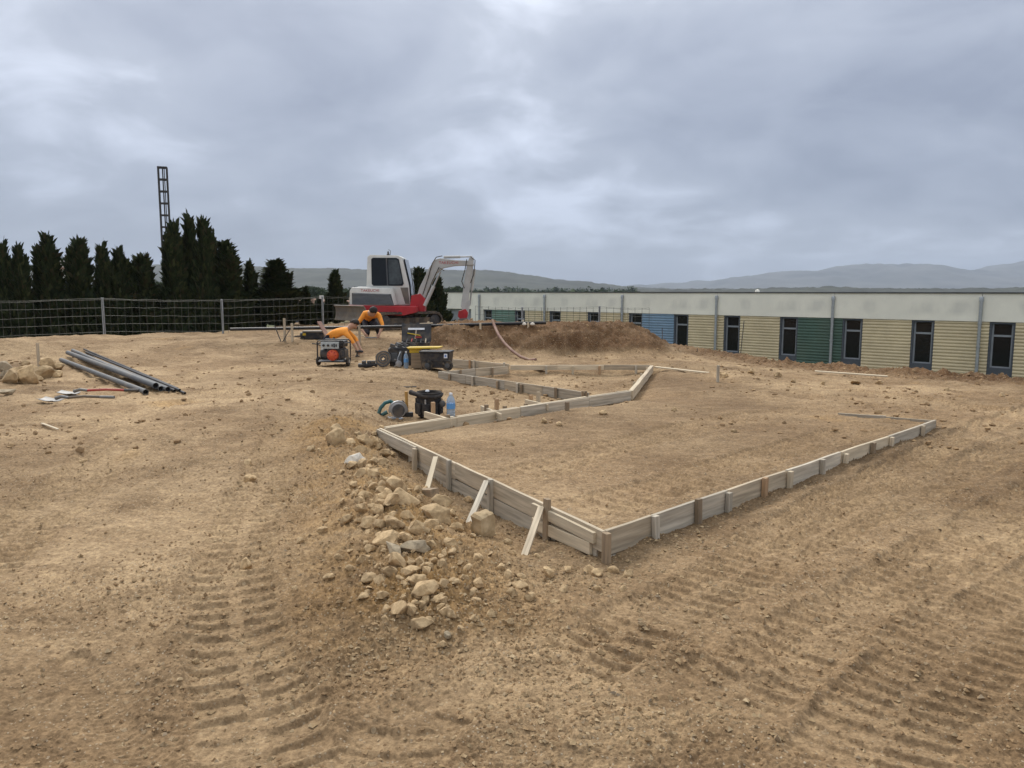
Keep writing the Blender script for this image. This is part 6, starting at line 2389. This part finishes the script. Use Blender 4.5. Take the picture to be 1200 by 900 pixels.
    bmesh.ops.create_icosphere(hb, subdivisions=3, radius=1.0)
    hcen = n_ + hd * 0.165
    hu = (Vector(hair_up).normalized() * 0.6 + hd * 0.8).normalized()
    kill = [v_ for v_ in hb.verts if v_.co.dot(hu) < -0.12]
    bmesh.ops.delete(hb, geom=kill, context='VERTS')
    for v_ in hb.verts:
        v_.co = hcen + Vector((v_.co.x * .108, v_.co.y * .108, v_.co.z * .108)) * (1 + .08 * mnoise.noise(v_.co * 4)) + hd * 0.018
    hme = bpy.data.meshes.new('hair')
    hb.to_mesh(hme)
    hb.free()
    hme.shade_smooth()
    hme.materials.append(m_hair)
    ho = bpy.data.objects.new('hair', hme)
    C.objects.link(ho)
    ho.parent = root
    sm = ho.modifiers.new('thick', 'SOLIDIFY')
    sm.thickness = 0.012
    return root


w1 = Pd(397, 420, 18.8)
w1 = Vector((w1.x, 18.8, gz(w1.x, 18.8)))
J1 = dict(pelvis=(-.29, .02, .40), spine=(-.12, .05, .51), chest=(.07, .08, .585), neck=(.20, .12, .635),
          Lsh=(.12, .27, .58), Lel=(.32, .32, .40), Lwr=(.44, .18, .20), Rsh=(.17, -.10, .57), Rel=(.33, -.15, .39), Rwr=(.43, -.14, .20),
          Lhip=(-.27, .13, .36), Lkn=(.12, .24, .13), Lan=(-.27, .22, .07), Ltoe=(-.40, .22, .04), Rhip=(-.26, -.09, .36), Rkn=(.14, -.10, .12), Ran=(-.25, -.12, .07), Rtoe=(-.38, -.12, .04))
pr = person('person in an orange shirt kneeling bent over beside the generator, hair dark', w1, 0.0, J1, (0.75, 0.25, 0.55), (-.5, -.3, .8))
pr.scale = (1.1, 1.1, 1.1)
dr = thing('cordless_drill', 'dark cordless tool in the hand of the kneeling worker by the generator', 'power tool', w1 + Vector((.54, -.14, .03)), 0.2)
MB().tube([(-.10, 0, .13), (.03, 0, .12), (.09, 0, .115)], [.036, .034, .02], 10).build('motor_body', m_black, dr, smooth=True)
MB().tube([(-.05, 0, .12), (-.06, 0, .0)], .022, 8).build('grip', m_gun, dr, smooth=True)
MB().box((-.05, 0, .0), (.10, .07, .05)).build('battery', m_black, dr, bevel=0.008)

w2 = Pd(435, 391, 21.4)
w2 = Vector((w2.x, 21.4, gz(w2.x, 21.4)))
J2 = dict(pelvis=(-.12, .42, .46), spine=(-.08, .22, .60), chest=(.02, .02, .665), neck=(.07, -.12, .665),
          Lsh=(.21, -.02, .60), Lel=(.33, -.16, .34), Lwr=(.27, -.32, .14), Rsh=(-.16, -.0, .62), Rel=(-.33, -.10, .36), Rwr=(-.12, -.30, .15),
          Lhip=(-.02, .42, .42), Lkn=(.15, .02, .30), Lan=(.13, .33, .07), Ltoe=(.15, .18, .04), Rhip=(-.22, .42, .42), Rkn=(-.10, .03, .13), Ran=(-.18, .42, .07), Rtoe=(-.18, .54, .05))
person('person in an orange shirt and dark trousers crouching over the soil behind the black pipe', w2, 0.0, J2, (0.25, -0.85, 0.25), (.1, .25, .95)).scale = (1.08, 1.08, 1.08)
tl = thing('trowel', 'small bright metal tool on the ground at the hands of the worker behind the pipe', 'hand tool', w2 + Vector((.05, -.42, 0)), 0.3)
MB().prism([(-.14, .03), (.16, .03), (.22, .045), (.16, .05), (-.14, .05)], -.06, .06).build('blade', m_alu, tl)
MB().tube([(-.14, 0, .05), (-.2, 0, .09), (-.3, 0, .1)], .016, 8).build('handle', m_wood, tl, smooth=True)

# ------------------------------------------------------------------ haze: the air over the plain
hz = bpy.data.materials.new('haze_air')
hz.use_nodes = True
n, l = nodes_of(hz)
n.clear()
ho = n.new('ShaderNodeOutputMaterial')
hv = n.new('ShaderNodeVolumePrincipled')
hv.inputs['Color'].default_value = (0.76, 0.86, 1.0, 1)
hv.inputs['Density'].default_value = 0.00012
hv.inputs['Anisotropy'].default_value = 0.0
l.new(hv.outputs[0], ho.inputs['Volume'])
o = MB().box((0, 0, 187), (19600, 19600, 426)).build('haze', hz)
tag(o, kind='stuff')
